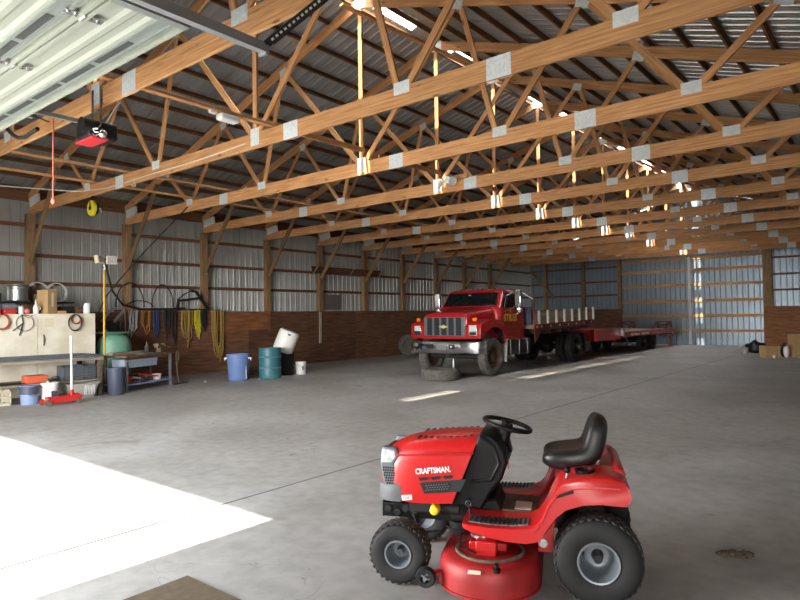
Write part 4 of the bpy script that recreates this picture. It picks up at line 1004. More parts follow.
coil('tube_coil', (-15.80, 6.26, 2.26), .26, .012, 2, 'coilwhite', 'pale clear tubing coil on the wall just right of the tall carton', drop=.95)
# under the bench
def bucket(name, loc, r, h, m, label, handle=True, top=None, cat='bucket'):
    t = thing(name, label, cat, loc)
    b = MB(); b.lathe([(.0001, 0), (r*.88, 0), (r*.9, .01), (r, h*.80), (r*1.05, h*.80), (r*1.05, h*.86), (r*1.0, h*.86), (r*1.01, h*.92), (r*1.06, h*.92), (r*1.06, h), (r*.96, h), (r*.93, h*.5), (r*.8, .02), (.0001, .02)], 32); b.build('pail', m, t)
    if handle:
        b = MB(); b.tube([(r*1.06*math.sin(a), -r*1.06*math.cos(a)*.999, h*.88-abs(math.sin(a))*.02-.12*math.sin(a)**2) for a in [PI*i/14 for i in range(15)]], .005, 6); b.build('handle', 'shiny', t)
    return t
t = bucket('bucket', (-13.02, 4.69, 0), .160, .36, 'bucketblue', 'pale blue bucket with a dark upper band on the floor under the bench')
b = MB(); b.lathe([(.160, .20), (.172, .20), (.178, .35), (.165, .35)], 32); b.build('dark_band', 'darkblue', t)
t = bucket('bucket', (-13.02, 5.055, 0), .156, .38, 'white', 'white bucket with a dark label between blue bucket and floor jack')
b = MB(); b.box((.148, .03, .17), (.012, .11, .11), Matrix.Rotation(.15, 3, 'Z')); b.build('label', 'darkblue', t, smooth=0)
b = MB(); b.lathe([(.0001, 0), (.025, 0), (.02, .05), (.0001, .05)], 12, Matrix.Translation((.05, -.05, .38))); b.box((0, 0, .378), (.24, .05, .008)); b.build('lid_strip', 'creamp', t)
def slat_crate(name, loc, d, m, label, rz=0, cat='crate', nv=5, nh=3):
    t = thing(name, label, cat, loc, rz); w, l, h = d
    b = MB(); b.box((0, 0, .012), (w, l, .02)); b.build('bottom', m, t, smooth=0)
    for ax, s in (('x', 1), ('x', -1), ('y', 1), ('y', -1)):
        b = MB(); L = l if ax == 'x' else w; off = (w if ax == 'x' else l)/2*s
        def bx(u, z, du, dz):
            b.box((off, u, z) if ax == 'x' else (u, off, z), (.014, du, dz) if ax == 'x' else (du, .014, dz))
        for i in range(nh): bx(0, .03+(h-.05)*i/(nh-1), L, .035 if i in (0, nh-1) else .018)
        for i in range(nv+1): bx(-L/2+.012+(L-.024)*i/nv, h/2, .024 if i in (0, nv) else .014, h-.01)
        b.build('side', m, t, smooth=0)
    return t
slat_crate('plastic_crate', (-13.33, 4.16, 0), (.42, .50, .30), 'creamp', 'cream slatted plastic crate on the floor under the bench left end', nv=7, nh=3)
slat_crate('milk_crate', (-13.62, 5.70, .354), (.33, .40, .30), 'milk', 'grey milk crate on the lower bench shelf, left one of the pair', nv=9, nh=6)
slat_crate('milk_crate', (-13.62, 6.04-.01, .354), (.33, .24, .30), 'milk', 'grey milk crate at the right end of the lower bench shelf', nv=6, nh=6)
b = MB(); b.box((0, 0, .075), (.26, .40, .15)); o = b.build('orange_case', 'orange', bevel=.012); o.location = (-13.55, 4.98, .354); tag(o, 'orange red case lying on the lower bench shelf', 'case')
b = MB(); b.tube([(-.04, -.09, 0), (-.02, -.05, .08), (.02, .05, .09), (.03, .1, 0)], .010, 7); o = b.build('pry_tool', 'darksteel'); o.location = (-13.45, 5.33, .362); tag(o, 'dark bent tool beside the orange case on the shelf', 'tool')
b = MB(); b.box((0, 0, .02), (.10, .5, .035)); o = b.build('steel_bar', 'darksteel'); o.location = (-13.5, 4.45, .353); tag(o, 'dark flat bar on the lower bench shelf left of the orange case', 'bar')
LBK = thing('laundry_basket', 'grey plastic basket with ribbed front on the floor behind the floor jack', 'basket', (-13.28, 5.74, 0))
b = MB(); rr = []
def rrect(w, l, z, r=.06):
    p = []
    for cx, cy, a0 in ((w/2-r, l/2-r, 0), (-w/2+r, l/2-r, PI/2), (-w/2+r, -l/2+r, PI), (w/2-r, -l/2+r, 3*PI/2)):
        for i in range(5): a = a0+PI/2*i/4; p.append((cx+r*math.cos(a), cy+r*math.sin(a), z))
    return p
b.loft([rrect(.34, .50, 0), rrect(.42, .64, .27), rrect(.47, .69, .275), rrect(.47, .69, .30), rrect(.41, .63, .30), rrect(.33, .48, .02)]); b.build('tub', 'greyp', LBK)
b = MB()
for i in range(7): b.box((.208-.0, .02+i*.032, .16), (.014, .013, .20), Matrix.Rotation(.14, 3, 'Y'))
b.build('front_slots', 'white', LBK, smooth=0)
# dark round bin
BN = thing('waste_bin', 'dark blue grey plastic bin standing between bench and steel cart', 'bin', (-13.02, 6.38, 0))
b = MB(); b.lathe([(.0001, 0), (.150, 0), (.155, .01), (.178, .55), (.188, .555), (.188, .58), (.172, .58), (.145, .03), (.0001, .02)], 32); b.build('bin_body', 'darkblue', BN)
# floor jack
FJ = thing('floor_jack', 'red trolley jack with tall white handle on the floor before the bench', 'jack', (-12.50, 4.72, 0), PI/2)
b = MB()
for s in (1, -1): b.prism([(.0, .05), (.10, .03), (.66, .06), (.70, .13), (.60, .20), (.52, .16), (.10, .10), (.0, .10)], *sorted((s*.09, s*.115)))
b.box((.32, 0, .09), (.5, .19, .03)); b.build('jack_frame', 'redp', FJ, bevel=.004)
for x, r in ((.06, .055), (.62, .045)):
    for s in (1, -1):
        b = MB(); b.cyl((x, s*.118, r), (x, s*.158, r), r, 20); b.build('wheel', 'rustmetal', FJ)
b = MB(); b.beam((.55, 0, .12), (.12, 0, .13), .07, .05); b.cyl((.10, 0, .12), (.10, 0, .16), .05, 16); b.build('lift_arm', 'redp', FJ)
b = MB(); b.cyl((.54, 0, .12), (.535, 0, .26), .035, 14); b.build('handle_socket', 'redp', FJ)
b = MB(); b.cyl((.535, 0, .22), (.520, 0, 1.30), .022, 14); b.build('handle', 'white', FJ)
# steel cart / small bench
CA = math.atan2(1.44, -.58)
CART = thing('steel_cart', 'worn steel work table with wooden top and blue drawer beside the workbench', 'table', (-13.12, 6.66, 0), CA)
LC, WC = 1.53, .62
b = MB(); b.box((LC/2, WC/2, .785), (LC+.06, WC+.06, .04)); b.build('table_top', 'rustmetal', CART, smooth=0)
b = MB(); b.box((LC/2-.1, .02, .74), (LC-.1, .03, .06)); b.build('apron', 'girt', CART, smooth=0)
for x in (0.03, LC-.03):
    for y in (.03, WC-.03):
        b = MB(); b.box((x, y, .39), (.05, .05, .77)); b.build('leg', 'alum' if y < .3 else 'rustmetal', CART, smooth=0)
b = MB(); b.box((LC/2, WC/2, .16), (LC, WC, .025)); b.build('lower_shelf', 'bucketblue', CART, smooth=0)
b = MB(); b.prism([(.10, .715), (1.05, .715), (1.02, .53), (.13, .53)], .03, .50); b.build('drawer', 'drawer', CART, bevel=.008)
cm = Matrix.Translation((-13.12, 6.66, 0)) @ Matrix.Rotation(CA, 4, 'Z')
def oncart(x, y, z): return cm @ V(x, y, z)
VS = thing('bench_vise', 'grey bench vise bolted at the right end of the steel cart', 'vise', oncart(1.34, .20, .806), CA)
b = MB(); b.cyl((0, 0, 0), (0, 0, .04), .085, 20); b.box((0, 0, .07), (.10, .12, .08)); b.box((-.02, .0, .14), (.22, .10, .08)); b.box((-.12, 0, .18), (.03, .14, .06)); b.build('vise_body', 'rustmetal', VS, bevel=.006)
b = MB(); b.box((.16, 0, .13), (.12, .08, .09)); b.box((.12, 0, .18), (.03, .14, .06)); b.cyl((.2, 0, .12), (.28, 0, .12), .014, 10); b.cyl((.27, -.09, .12), (.27, .09, .12), .008, 8); b.build('sliding_jaw', 'rustmetal', VS, bevel=.004)
o = tag(MB().box((0, 0, .03), (1.0, .16, .06)).build('timber_offcut', 'plank', smooth=0), 'weathered timber lying along the back of the cart top', 'timber'); o.location = oncart(.42, .38, .806); o.rotation_euler = (0, 0, CA)
o = tag(MB().box((0, 0, .012), (.50, .10, .022)).build('metal_strip', 'alum', smooth=0), 'bright flat metal strip on the front of the cart top', 'strip'); o.location = oncart(.72, .10, .806); o.rotation_euler = (0, 0, CA+.04)
for i, (x, y, zc, h, m, lb) in enumerate(((1.05, .30, .806, .20, 'darksteel', 'dark oil can on the cart left of the vise'), (1.20, .46, .806, .26, 'rustmetal', 'thin bottle behind the bench vise'))):
    o = lathe_thing('oil_can', [(.0001, 0), (.045, 0), (.045, h*.5), (.02, h*.7), (.012, h), (.0001, h)], m, oncart(x, y, zc), lb, 'can', n=18)
random.seed(5)
cols = ['redp', 'darksteel', 'alum', 'redp', 'greyp', 'rustmetal', 'redp', 'blackm']
for i in range(16):
    x = .34+.048*i+random.uniform(-.03, .03); y = random.uniform(.10, .40); a = random.uniform(0, PI); z = .195+.034*(i % 4)
    b = MB(); ln = random.uniform(.20, .36); m = cols[i % 8]
    b.beam((-ln/2, 0, .0), (ln/2, 0, .02*(i % 3)), .04, .035); b.cyl((ln/2-.02, 0, -.012), (ln/2-.02, 0, .03), .03, 12); b.box((-ln*.35, 0, .004), (ln*.3, .045, .035))
    o = b.build('hand_tool', m); o.location = oncart(x, y, z); o.rotation_euler = (0, 0, a+CA)
    tag(o, 'hand tools heaped in the pile on the lower cart shelf', 'tool', 'hand tools on the cart shelf')
lathe_thing('white_tub', [(.0001, 0), (.085, 0), (.10, .11), (.106, .115), (.106, .135), (.0001, .14)], 'white', oncart(1.18, .16, .173), 'white lidded tub at the right of the lower cart shelf', 'tub')
lathe_thing('funnel', [(.012, 0), (.02, .06), (.09, .16), (.10, .16), (.024, .05), (.016, 0)], 'redp', oncart(.30, .20, .173), 'red funnel at the left of the lower cart shelf', 'funnel', smooth=30)
CP = thing('cart_prop', 'thin steel stand with a flat foot beside the right leg of the cart', 'stand', oncart(LC+.22, -.02, 0), CA)
b = MB(); b.box((.10, 0, .012), (.50, .07, .022)); b.build('foot', 'darksteel', CP, smooth=0)
b = MB(); b.tube([(0, .0, .02), (-.05, .02, .50), (-.06, .02, .72)], .014, 8); b.tube([(-.06, .02, .72), (-.02, .02, .80), (.03, .02, .74), (.03, .02, .58)], .016, 8); b.build('arm', 'rustmetal', CP)
# pale green drum behind
GD = thing('poly_tank', 'pale green rounded poly tank with flared lid behind the steel cart', 'tank', (-14.62, 7.12, 0))
b = MB(); b.lathe([(.0001, 0), (.32, 0), (.36, .03), (.37, .5), (.38, .95), (.36, 1.10), (.30, 1.20), (.18, 1.25), (.0001, 1.26)], 36); b.build('tank_body', 'greenp', GD)
b = MB(); b.lathe([(.12, 1.245), (.40, 1.285), (.44, 1.31), (.42, 1.315), (.12, 1.27)], 36, closed=True); b.build('lid', 'greenp', GD)
# yellow pole work light
WL = thing('work_light', 'twin floodlight on a tall yellow pole standing beside the bench', 'work light', (-13.90, 6.545, 0), 0)
b = MB(); b.cyl((0, 0, .35), (0, 0, 2.74), .024, 12); b.build('pole', 'poleyel', WL)
for a in (.4, 2.5, 4.6):
    b = MB(); b.tube([(0, 0, .45), (.15*math.cos(a), .15*math.sin(a), .012)], .013, 8); b.build('leg', 'blackm', WL)
b = MB(); b.cyl((0, 0, 2.74), (0, 0, 2.92), .014, 10); b.beam((.0, -.17, 2.92), (.0, .24, 2.92), .03, .03); cbm = b.build('crossbar', 'shiny', WL)
for y, rz, rx in ((-.13, .5, 0), (.14, -.25, .18)):
    R = Matrix.Rotation(rz, 3, 'Z') @ Matrix.Rotation(-.2+rx, 3, 'Y')
    b = MB(); c = V(.05, y, 2.955); b.box(c, (.10, .22, .19), R); hd = b.build('lamp_head', 'creamp', WL, bevel=.01)
    b = MB(); b.box(c+R @ V(.053, 0, 0), (.006, .18, .14), R); b.build('lamp_glass', 'lens', hd)
    b = MB()
    for i in range(4): b.box(c+R @ V(.06, -.07+i*.047, 0), (.004, .006, .17), R)
    b.build('guard', 'darksteel', hd, smooth=0)
# ------------------------------------------------------------------ hung ropes, hoses and frames on the left wall
RX = XL+.205
b = MB(); b.box((RX-.01, 9.3, 1.835), (.05, 3.2, .05)); tag(b.build('hanging_rail', 'girt', smooth=0), 'brown rail along the plywood top from which ropes hang', 'rail')
def hank(name, y, z0, z1, w, n, t, m, label, seed=1, cat='rope', ends=True):
    random.seed(seed); b = MB()
    for i in range(n):
        zb = z0-(z0-z1)*random.uniform(.62, .92); ww = w*random.uniform(.5, 1); yo = y+random.uniform(-.3, .3)*w; x = RX+.03+random.uniform(0, .05)
        pts = []
        for k2 in range(13):
            a = PI*k2/12
            yy = yo-ww*.5*math.cos(a)*(1 if True else 0); zz = z0-(z0-zb)*math.sin(a)**.55
            pts.append((x+.01*math.sin(k2*1.3+i), yy+.012*math.sin(k2*2.1+i), zz))
        b.tube(pts, t, 6)
    if ends:
        for i in range(2): 
            yo = y+random.uniform(-.4, .4)*w; b.tube([(RX+.05, yo, z0), (RX+.06, yo+.03, (z0+z1)/2), (RX+.05, yo-.02, z1)], t, 6)
    b.tube([(RX-.0, y, z0+.01), (RX+.07, y, z0+.01)], t*1.2, 6)
    return tag(b.build(name, m), label, cat)
hank('strap_loop', 8.15, 1.84, 1.12, .26, 3, .014, 'greyp', 'grey strap loops hung nearest the work light', 2, 'strap')
hank('strap_loop', 8.55, 1.84, 1.10, .24, 4, .016, 'ropeorange', 'orange brown looped strap hung left of the blue rope', 3, 'strap', False)
hank('rope_hank', 8.82, 1.84, 1.10, .18, 5, .014, 'ropeblue', 'dark blue rope hung on the plywood', 4)
hank('strap_loop', 9.12, 1.84, 1.05, .16, 4, .013, 'ropeblack', 'black straps hung right of the blue rope', 5, 'strap')
hank('strap_loop', 9.36, 1.84, .90, .14, 3, .012, 'ropeblack', 'long black straps hung with a bright buckle', 6, 'strap')
hank('rope_hank', 9.78, 1.84, .78, .26, 6, .013, 'ropetan', 'tan rope hank hung left of the yellow rope', 7)
hank('rope_hank', 10.12, 1.84, 1.00, .16, 7, .012, 'ropeyel', 'bright yellow rope hank hung on the plywood', 8)
hank('strap_loop', 10.32, 1.84, 1.22, .20, 3, .014, 'ropeblack', 'short black cable loops right of the yellow rope', 9, 'strap')
hank('rope_hank', 10.78, 1.84, .30, .42, 9, .014, 'ropetan', 'large tan rope hank reaching almost to the floor', 10)
# black hoses looped along the wall above the ropes
random.seed(3)
b = MB(); X = RX+.05
b.tube([(X, 7.45, 3.25), (X, 7.50, 2.8), (X, 7.62, 2.35), (X, 7.9, 1.98), (X, 8.4, 1.87), (X+.02, 9.2, 1.88), (X, 9.7, 1.90)], .028, 8)
tag(b.build('hose_run', 'hose'), 'thick black hose drooping along the left wall onto the plywood edge', 'hose')
def arch(name, y0, y1, zt, m, label, t=.016):
    b = MB(); X = RX+.02; pts = [(X, y0+(y1-y0)*(.5-.5*math.cos(PI*i/14)), 1.925+(zt-1.925)*math.sin(PI*i/14)) for i in range(15)]
    b.tube(pts, t, 7); tag(b.build(name, m), label, 'hose')
arch('hose_arch', 7.72, 8.50, 2.58, 'hose', 'black hose loop beside the second left wall post')
arch('hose_arch', 8.72, 9.36, 2.55, 'hose', 'black hose loop left of the dark stand on the wall')
arch('hose_arch', 8.0, 8.75, 2.1, 'hose', 'low flat black hose loop above the hung straps', .013)
SF = thing('metal_stand', 'dark folded metal stand propped on the plywood edge above the ropes', 'stand', (RX+.03, 9.62, 1.865))
b = MB(); b.beam((0, -.15, 0), (0, -.10, .30), .05, .07); b.beam((0, -.12, .24), (0, .62, .34), .06, .06); b.beam((0, .45, .52), (0, .85, 0), .06, .07); b.beam((0, .30, .54), (0, .48, .50), .06, .07); b.beam((0, -.1, .0), (0, .85, .0), .05, .04); b.build('stand_frame', 'darksteel', SF, bevel=.004)
b = MB(); b.tube([(0, -.1, .30), (0, .05, .42), (0, .3, .54)], .015, 7); b.build('stand_cable', 'hose', SF)
CH = thing('old_machine', 'dark greasy machine part leaning at the wall behind the green tank', 'machine', (-15.45, 7.45, 1.0), 0)
b = MB(); b.box((0, 0, .30), (.28, .30, .40), Matrix.Rotation(.3, 3, 'X')); b.cyl((.15, -.1, .45), (.18, -.1, .45), .13, 20); b.cyl((0, .2, .1), (0, .25, .55), .05, 12); b.build('housing', 'darksteel', CH, bevel=.02)
b = MB(); b.beam((.12, -.25, .25), (.12, .28, .85), .05, .06); b.beam((.14, -.30, .55), (.14, -.05, .90), .06, .05); b.build('arms', 'alum', CH, bevel=.005)
b = MB(); b.box((0, 0, -.45), (.5, .6, 1.10)); b.build('stand_block', 'blackm', CH, bevel=.01)
b = MB(); b.beam((RX, 10.72, 1.5), (RX, 12.80, 1.5), .02, .56); tag(b.build('wall_board', 'plylight', smooth=0), 'lighter plywood strip fixed over the wainscot right of the rope hanks', 'board')
b = MB(); b.box((RX+.02, 15.0, 1.22), (.04, .10, 1.1)); tag(b.build('upright_plank', 'plank', smooth=0), 'narrow grey upright plank on the wainscot behind the white bucket', 'plank')
b = MB(); b.box((XL+.06, 15.75, 2.12), (.02, .84, .56), Matrix.Rotation(.06, 3, 'Y')); tag(b.build('metal_sheet', 'alum', smooth=0), 'loose shiny metal sheet standing on the plywood edge by the left wall', 'sheet metal')
SB = thing('wall_trough', 'long wooden trough of two boards fixed high across the left wall posts', 'trough', (XL+.20, 16.5, 3.12))
b = MB(); b.box((0, 0, .13), (.03, 3.7, .26), Matrix.Rotation(-.25, 3, 'Y')); b.build('front_board', 'girt', SB, smooth=0)
for y in (-1.75, .1, 1.72):
    b = MB(); b.beam((.03, y-.10, -.05), (.06, y+.12, .24), .05, .03); b.build('cleat', 'plank', SB, smooth=0)
# cable slanting from truss to bench
member_pts = [(-12.95, TY[2]-.03, 4.24), (-13.4, 7.6, 3.55), (-13.85, 7.15, 2.85), (-14.25, 6.75, 2.15), (-14.36, 6.62, 1.78)]
b = MB(); b.tube(member_pts, .016, 7); tag(b.build('slanting_cable', 'hose'), 'black cable slanting from a truss down to the end of the cream cabinet', 'cable')
# ------------------------------------------------------------------ bins and drums on the floor
BB = thing('trash_bin', 'light blue plastic trash bin with side handles, left of the teal drum', 'bin', (-13.30, 9.72, 0))
b = MB(); b.lathe([(.0001, 0), (.24, 0), (.25, .015), (.285, .60), (.30, .605), (.305, .66), (.295, .675), (.27, .675), (.26, .60), (.23, .03), (.0001, .02)], 40); b.build('bin_body', 'bluebin', BB)
for a in (PI*.20, PI*1.20):
    c = V(.31*math.cos(a), .31*math.sin(a), 0); b = MB()
    b.box(c+V(0, 0, .565), (.09, .12, .03), Matrix.Rotation(a, 3, 'Z')); b.box(c*1.1+V(0, 0, .535), (.02, .12, .07), Matrix.Rotation(a, 3, 'Z')); b.build('handle', 'white', BB, bevel=.005)
b = MB(); b.box((.268*math.cos(.15), .268*math.sin(.15), .30), (.016, .012, .52), Matrix.Rotation(-.06, 3, 'Y')); b.build('side_rib', 'white', BB)
TD = thing('teal_drum', 'teal steel drum with two rolling hoops, in front of the white barrel', 'drum', (-12.96, 10.48, 0))
b = MB(); b.lathe([(.0001, .01), (.282, .01), (.292, 0), (.296, .02), (.288, .03), (.288, .26), (.296, .268), (.302, .28), (.296, .292), (.288, .30), (.288, .54), (.296, .548), (.302, .56), (.296, .572), (.288, .58), (.288, .77), (.298, .78), (.298, .80), (.285, .80), (.280, .77), (.0001, .765)], 40); dd = b.build('drum_body', 'teal', TD)
for z in (.28, .56):
    b = MB(); b.ring((0, 0, z), .300, .006, n=40); b.build('hoop', 'drawer', TD)
BD = thing('black_drum', 'black drum on the floor holding the tipped white barrel', 'drum', (-13.30, 11.28, 0))
b = MB(); b.lathe([(.0001, 0), (.24, 0), (.25, .02), (.262, .56), (.27, .58), (.255, .59), (.245, .56), (.235, .06), (.0001, .05)], 36); b.build('drum_body', 'blackm', BD)
WD = thing('white_barrel', 'white plastic barrel tipped on the black drum behind the teal drum', 'barrel', (-13.30, 11.28, .60))
WD.rotation_mode = 'QUATERNION'
right = V(.777, .629, 0); ax = (V(0, 0, 1)*math.cos(.40)+right*math.sin(.40)); WD.rotation_quaternion = ax.to_track_quat('Z', 'Y')
WD.location = V(-13.28, 11.25, .68) - right*.06
b = MB(); b.lathe([(.0001, -.02), (.25, -.02), (.275, .01), (.285, .05), (.288, .30), (.285, .52), (.275, .56), (.25, .585), (.0001, .59)], 40); bb = b.build('barrel_body', 'drumwhite', WD)
b = MB(); q = ax.to_track_quat('Z', 'Y').inverted(); tocam = (q @ V(.78, -.62, .0)).normalized(); side = (q @ V(.629, -.777, 0)).normalized()
p = V(tocam.x, tocam.y, 0).normalized(); b.box(p*.287+V(0, 0, .50), (.05, .08, .035), Matrix.Rotation(math.atan2(p.y, p.x), 3, 'Z')); b.build('handle_hole', 'blackm', bb)
t = bucket('bucket', (-13.04, 11.63, 0), .145, .34, 'white', 'white lidded bucket on the floor right of the black drum')
b = MB(); b.lathe([(.155, .33), (.155, .352), (.0001, .354)], 32); b.build('lid', 'white', t)
b = MB(); b.box((.141, -.05, .18), (.01, .03, .12), Matrix.Rotation(-.3, 3, 'Z')); b.build('label', 'darkblue', t, smooth=0)
lathe_thing('bottle_cap', [(.0001, 0), (.03, 0), (.03, .02), (.0001, .02)], 'white', (-13.55, 8.9, 0), 'tiny white bottle cap on the floor left of the light blue bin', 'scrap', n=14)  # short white disc, a bottle cap
b = MB(); b.box((0, 0, .12), (.22, .5, .24)); b.cyl((.1, -.3, .14), (.1, .3, .14), .1, 16); o = b.build('rusty_pipe_stack', 'rustmetal', bevel=.01); o.location = (-14.1, 10.55, 0); tag(o, 'rusty metal lump on the floor between light blue bin and teal drum', 'scrap')
# spare tyres behind the truck
for (x, y, rz, lb) in ((-15.25, 19.3, .2, 'upright dark tyre leaning by the left wall, left one'), (-14.85, 20.35, .5, 'upright dark tyre nearer the truck by the left wall')):
    b = MB(); b.lathe([(.22, -.09), (.25, -.11), (.36, -.12), (.42, -.09), (.42, .09), (.36, .12), (.25, .11), (.22, .09)], 36, Matrix.Translation((0, 0, .42)) @ Matrix.Rotation(PI/2, 4, 'X'), closed=True)
    b.lathe([(.225, .02), (.12, .0), (.0001, .0)], 28, Matrix.Translation((0, 0, .42)) @ Matrix.Rotation(PI/2, 4, 'X'))
    o = b.build('spare_tyre', 'rubberdust'); o.location = (x, y, 0); o.rotation_euler = (0, 0, rz+.9); tag(o, lb, 'tyre')
boxthing('white_jug', 'greyp', (-14.05, 19.9, .0), (.16, .16, .42), 'pale jug between the spare tyres and the truck bumper', 'jug', .4, .03)
# ------------------------------------------------------------------ cartons by the back wall
def carton(loc, d, rz, label, flaps=True):
    t = thing('carton', label, 'box', loc, rz); w, l, h = d
    b = MB(); b.box((0, 0, h/2), d); b.build('carton_body', 'card', t, smooth=0)
    if flaps:
        b = MB(); b.box((0, -l/2-.005, h*.80), (w, .01, h*.4), Matrix.Rotation(-.06, 3, 'X')); b.build('flap', 'card', t, smooth=0)
    return t
carton((-3.38, 23.95, 0), (.46, .42, .40), .66, 'low brown carton on the floor, left of the stacked cartons')
carton((-2.55, 24.72, 0), (.70, .5, .42), .6, 'brown carton at the right edge, bottom of the stacked pair', False)
t = carton((-2.58, 24.80, .424), (.62, .42, .34), .62, 'open carton stacked on top of the bottom right carton', False)
b = MB(); b.box((.10, -.216, .18), (.20, .012, .24)); b.build('side_label', 'plank', t, smooth=0)
def lump(name, m, loc, d, label, cat, seed):
    random.seed(seed); b = MB(); b.ball((0, 0, d[2]*.5), .5, 10, (d[0], d[1], d[2]))
    b.v = [Vector((v.x*(1+.16*math.sin(v.y*17+seed)), v.y*(1+.16*math.sin(v.z*19)), max(0, v.z*(1+.12*math.sin(v.x*21+seed))))) for v in b.v]
    o = b.build(name, m, smooth=60); o.location = loc; return tag(o, label, cat)
lump('black_bag', 'bluetarp', (-4.15, 26.2, 0), (.62, .5, .46), 'black plastic bag on the floor beside the sliding doors', 'bag', 2)
lump('cloth_bundle', 'white', (-2.93, 24.16, 0), (.20, .22, .44), 'white cloth bundle on the floor between the cartons', 'cloth', 5)
lump('brown_sack', 'dirtybrown', (-3.02, 24.34, 0), (.18, .18, .46), 'dark brown sack beside the white bundle', 'sack', 7)
lathe_thing('white_pail', [(.0001, 0), (.09, 0), (.11, .22), (.115, .23), (.0001, .23)], 'greyp', (-4.42, 25.75, 0), 'small pale pail left of the black plastic bag', 'pail')
lathe_thing('paper_cup', [(.0001, 0), (.035, 0), (.045, .1), (.04, .1), (.03, .01), (.0001, .01)], 'white', (-3.22, 23.72, 0), 'small white cup on the floor before the low carton', 'cup', n=16)
# debris and flat cardboard on the floor
random.seed(21); b = MB()
for i in range(46):
    u = random.uniform(-1, 1); c = (u*.095+random.uniform(-.01, .01), random.uniform(-.028, .028), random.uniform(.006, .028)); b.box(c, (random.uniform(.02, .055), random.uniform(.012, .03), random.uniform(.012, .022)), Matrix.Rotation(random.uniform(0, 3), 3, 'Z') @ Matrix.Rotation(random.uniform(-.5, .5), 3, 'X'))
o = b.build('dry_leaf_clump', 'debris', smooth=0); o.location = (-.862, 4.50, 0); o.rotation_euler = (0, 0, .45); tag(o, 'small clump of dry debris on the floor right of the mower', 'debris')
b = MB(); b.box((0, 0, .006), (1.5, 1.3, .008)); o = b.build('cardboard_sheet', 'cardfloor', smooth=0); o.location = (-3.46+.75, 2.14-.65, 0); o.rotation_euler = (0, 0, 0); tag(o, 'flat brown cardboard sheet on the floor at the lower left', 'cardboard')
# ------------------------------------------------------------------ things hung from the roof frame
GO = thing('door_opener', 'black garage door opener with red base hung on the first truss', 'door opener', (-7.33, 3.37, 3.72))
b = MB(); b.box((0, 0, .10), (.36, .34, .20)); b.build('housing', 'opener', GO, bevel=.03, seg=3)
b = MB(); b.box((-.02, -.05, -.005), (.44, .20, .03)); b.build('base_cover', 'openred', GO, bevel=.012)
b = MB(); b.cyl((.12, -.12, .13), (.12, -.24, .13), .085, 20); b.build('motor_end', 'opener', GO)
b = MB(); b.ball((.25, -.05, .03), .05, 10); b.tube([(.22+.045*math.sin(t*1.1), -.1+.04*math.cos(t*.9), .12-.02*t*.5+.03*math.sin(t*2)) for t in range(12)], .010, 6); b.build('wiring', 'shiny', GO)
b = MB(); b.tube([(.24, .0, .18), (.27, .08, .35), (.26, .16, .48)], .008, 6); b.build('power_cord', 'wire', GO)
for x in (-.11, .10):
    b = MB(); b.box((x, .0, .41), (.05, .004, .46)); b.build('hanger_strap', 'shiny', GO)
OR = thing('opener_rail', 'slim steel opener rail running from the red based opener toward the door', 'rail', (-7.4, 0, 3.92))
b = MB(); b.box((.05, 1.13, .0), (.045, 4.1, .045)); b.build('rail', 'doorstrut', OR, smooth=0)
b = MB(); b.box((0, 2.62, -.045), (.06, .16, .05)); b.build('carriage', 'shiny', OR, bevel=.005)
b = MB(); b.tube([(.02, 2.62, -.06), (.40, 2.60, -.29) , (.06, 2.60, -.312), (-.13, 2.60, -.285), (-.26, 2.59, -.23), (-.42, 2.56, -.10), (-.50, 2.53, .0), (-.62, 2.47, .0)][1:], .022, 8); b.beam((.05, 2.62, -.03), (.66, 2.60, -.27), .03, .01); b.build('arm', 'opener', OR)
b = MB(); b.cyl((-.03, 2.62, -.05), (-.03, 2.62, -.0), .012, 6); b.build('bolt', 'shiny', OR)
RC = thing('pull_cord', 'thin red release cord with knob hanging below the opener rail', 'cord', (-7.40, 2.91, 2.955))
b = MB(); b.cyl((0, 0, .02), (0, 0, .95), .008, 8); b.build('cord', 'cordred', RC)
b = MB(); b.ball((0, 0, 0), .038, 8, (1, .6, 1)); b.build('handle', 'cordred', RC)
RL = thing('cord_reel', 'round yellow cord reel hung under the second truss', 'cord reel', (-12.68, TY[1]-.02, 3.88))
b = MB(); b.cyl((.0, -.035, 0), (0, .035, 0), .155, 28); b.build('drum', 'yellow', RL, bevel=.01)
b = MB(); b.cyl((0, -.045, 0), (0, -.036, 0), .05, 18); b.cyl((0, .05, 0), (0, .10, 0), .12, 24); b.box((0, -.04, .06), (.03, .012, .14)); b.build('hub', 'blackm', RL)
b = MB(); b.tube([(0, 0, .15), (0, 0, .24), (0, .02, .25)], .014, 8); b.build('hanger', 'blackm', RL)
b = MB(); b.tube([(.05, .09, .02), (.15, .10, -.02), (.22, .08, -.06), (.28, .06, -.10)], .014, 7); b.build('loose_end', 'wire', RL)
# conduit and cables on the trusses
b = MB(); yy = TY[1]-.028
b.tube([(-12.6, yy, 4.24), (-12.0, yy, 4.19), (-11.2, yy, 4.20), (-10.2, yy, 4.21), (-9.2, yy, 4.20), (-8.2, yy, 4.22), (-7.62, yy, 4.24)], .010, 6)
tag(b.build('electric_cable', 'wire'), 'white cable stapled along the lower chord of the second truss', 'cable')
b = MB(); b.tube([(-14.4, 3.2, 4.32), (-13.8, 4.3, 4.29), (-13.1, 5.6, 4.26), (-12.6, TY[1]-.03, 4.24)], .011, 6)
tag(b.build('electric_cable', 'wire'), 'pale cable strung in the air to the yellow reel', 'cable')
LBx = -7.03
member('lateral_brace', (LBx, TY[0]-.2, HB+.275), (LBx, TY[1]+.15, HB+.275), .09, .036, 'lumber', 'flat board joining the first two truss centres beside the white lamp', 'brace')
b = MB(); b.tube([(LBx-.02, 3.3, HB+.305), (LBx+.02, 4.1, HB+.31), (LBx, 5.2, HB+.30), (LBx+.03, TY[1], HB+.305)], .009, 6); tag(b.build('electric_cable', 'wire'), 'white cable lying on the board beside the white lamp', 'cable')
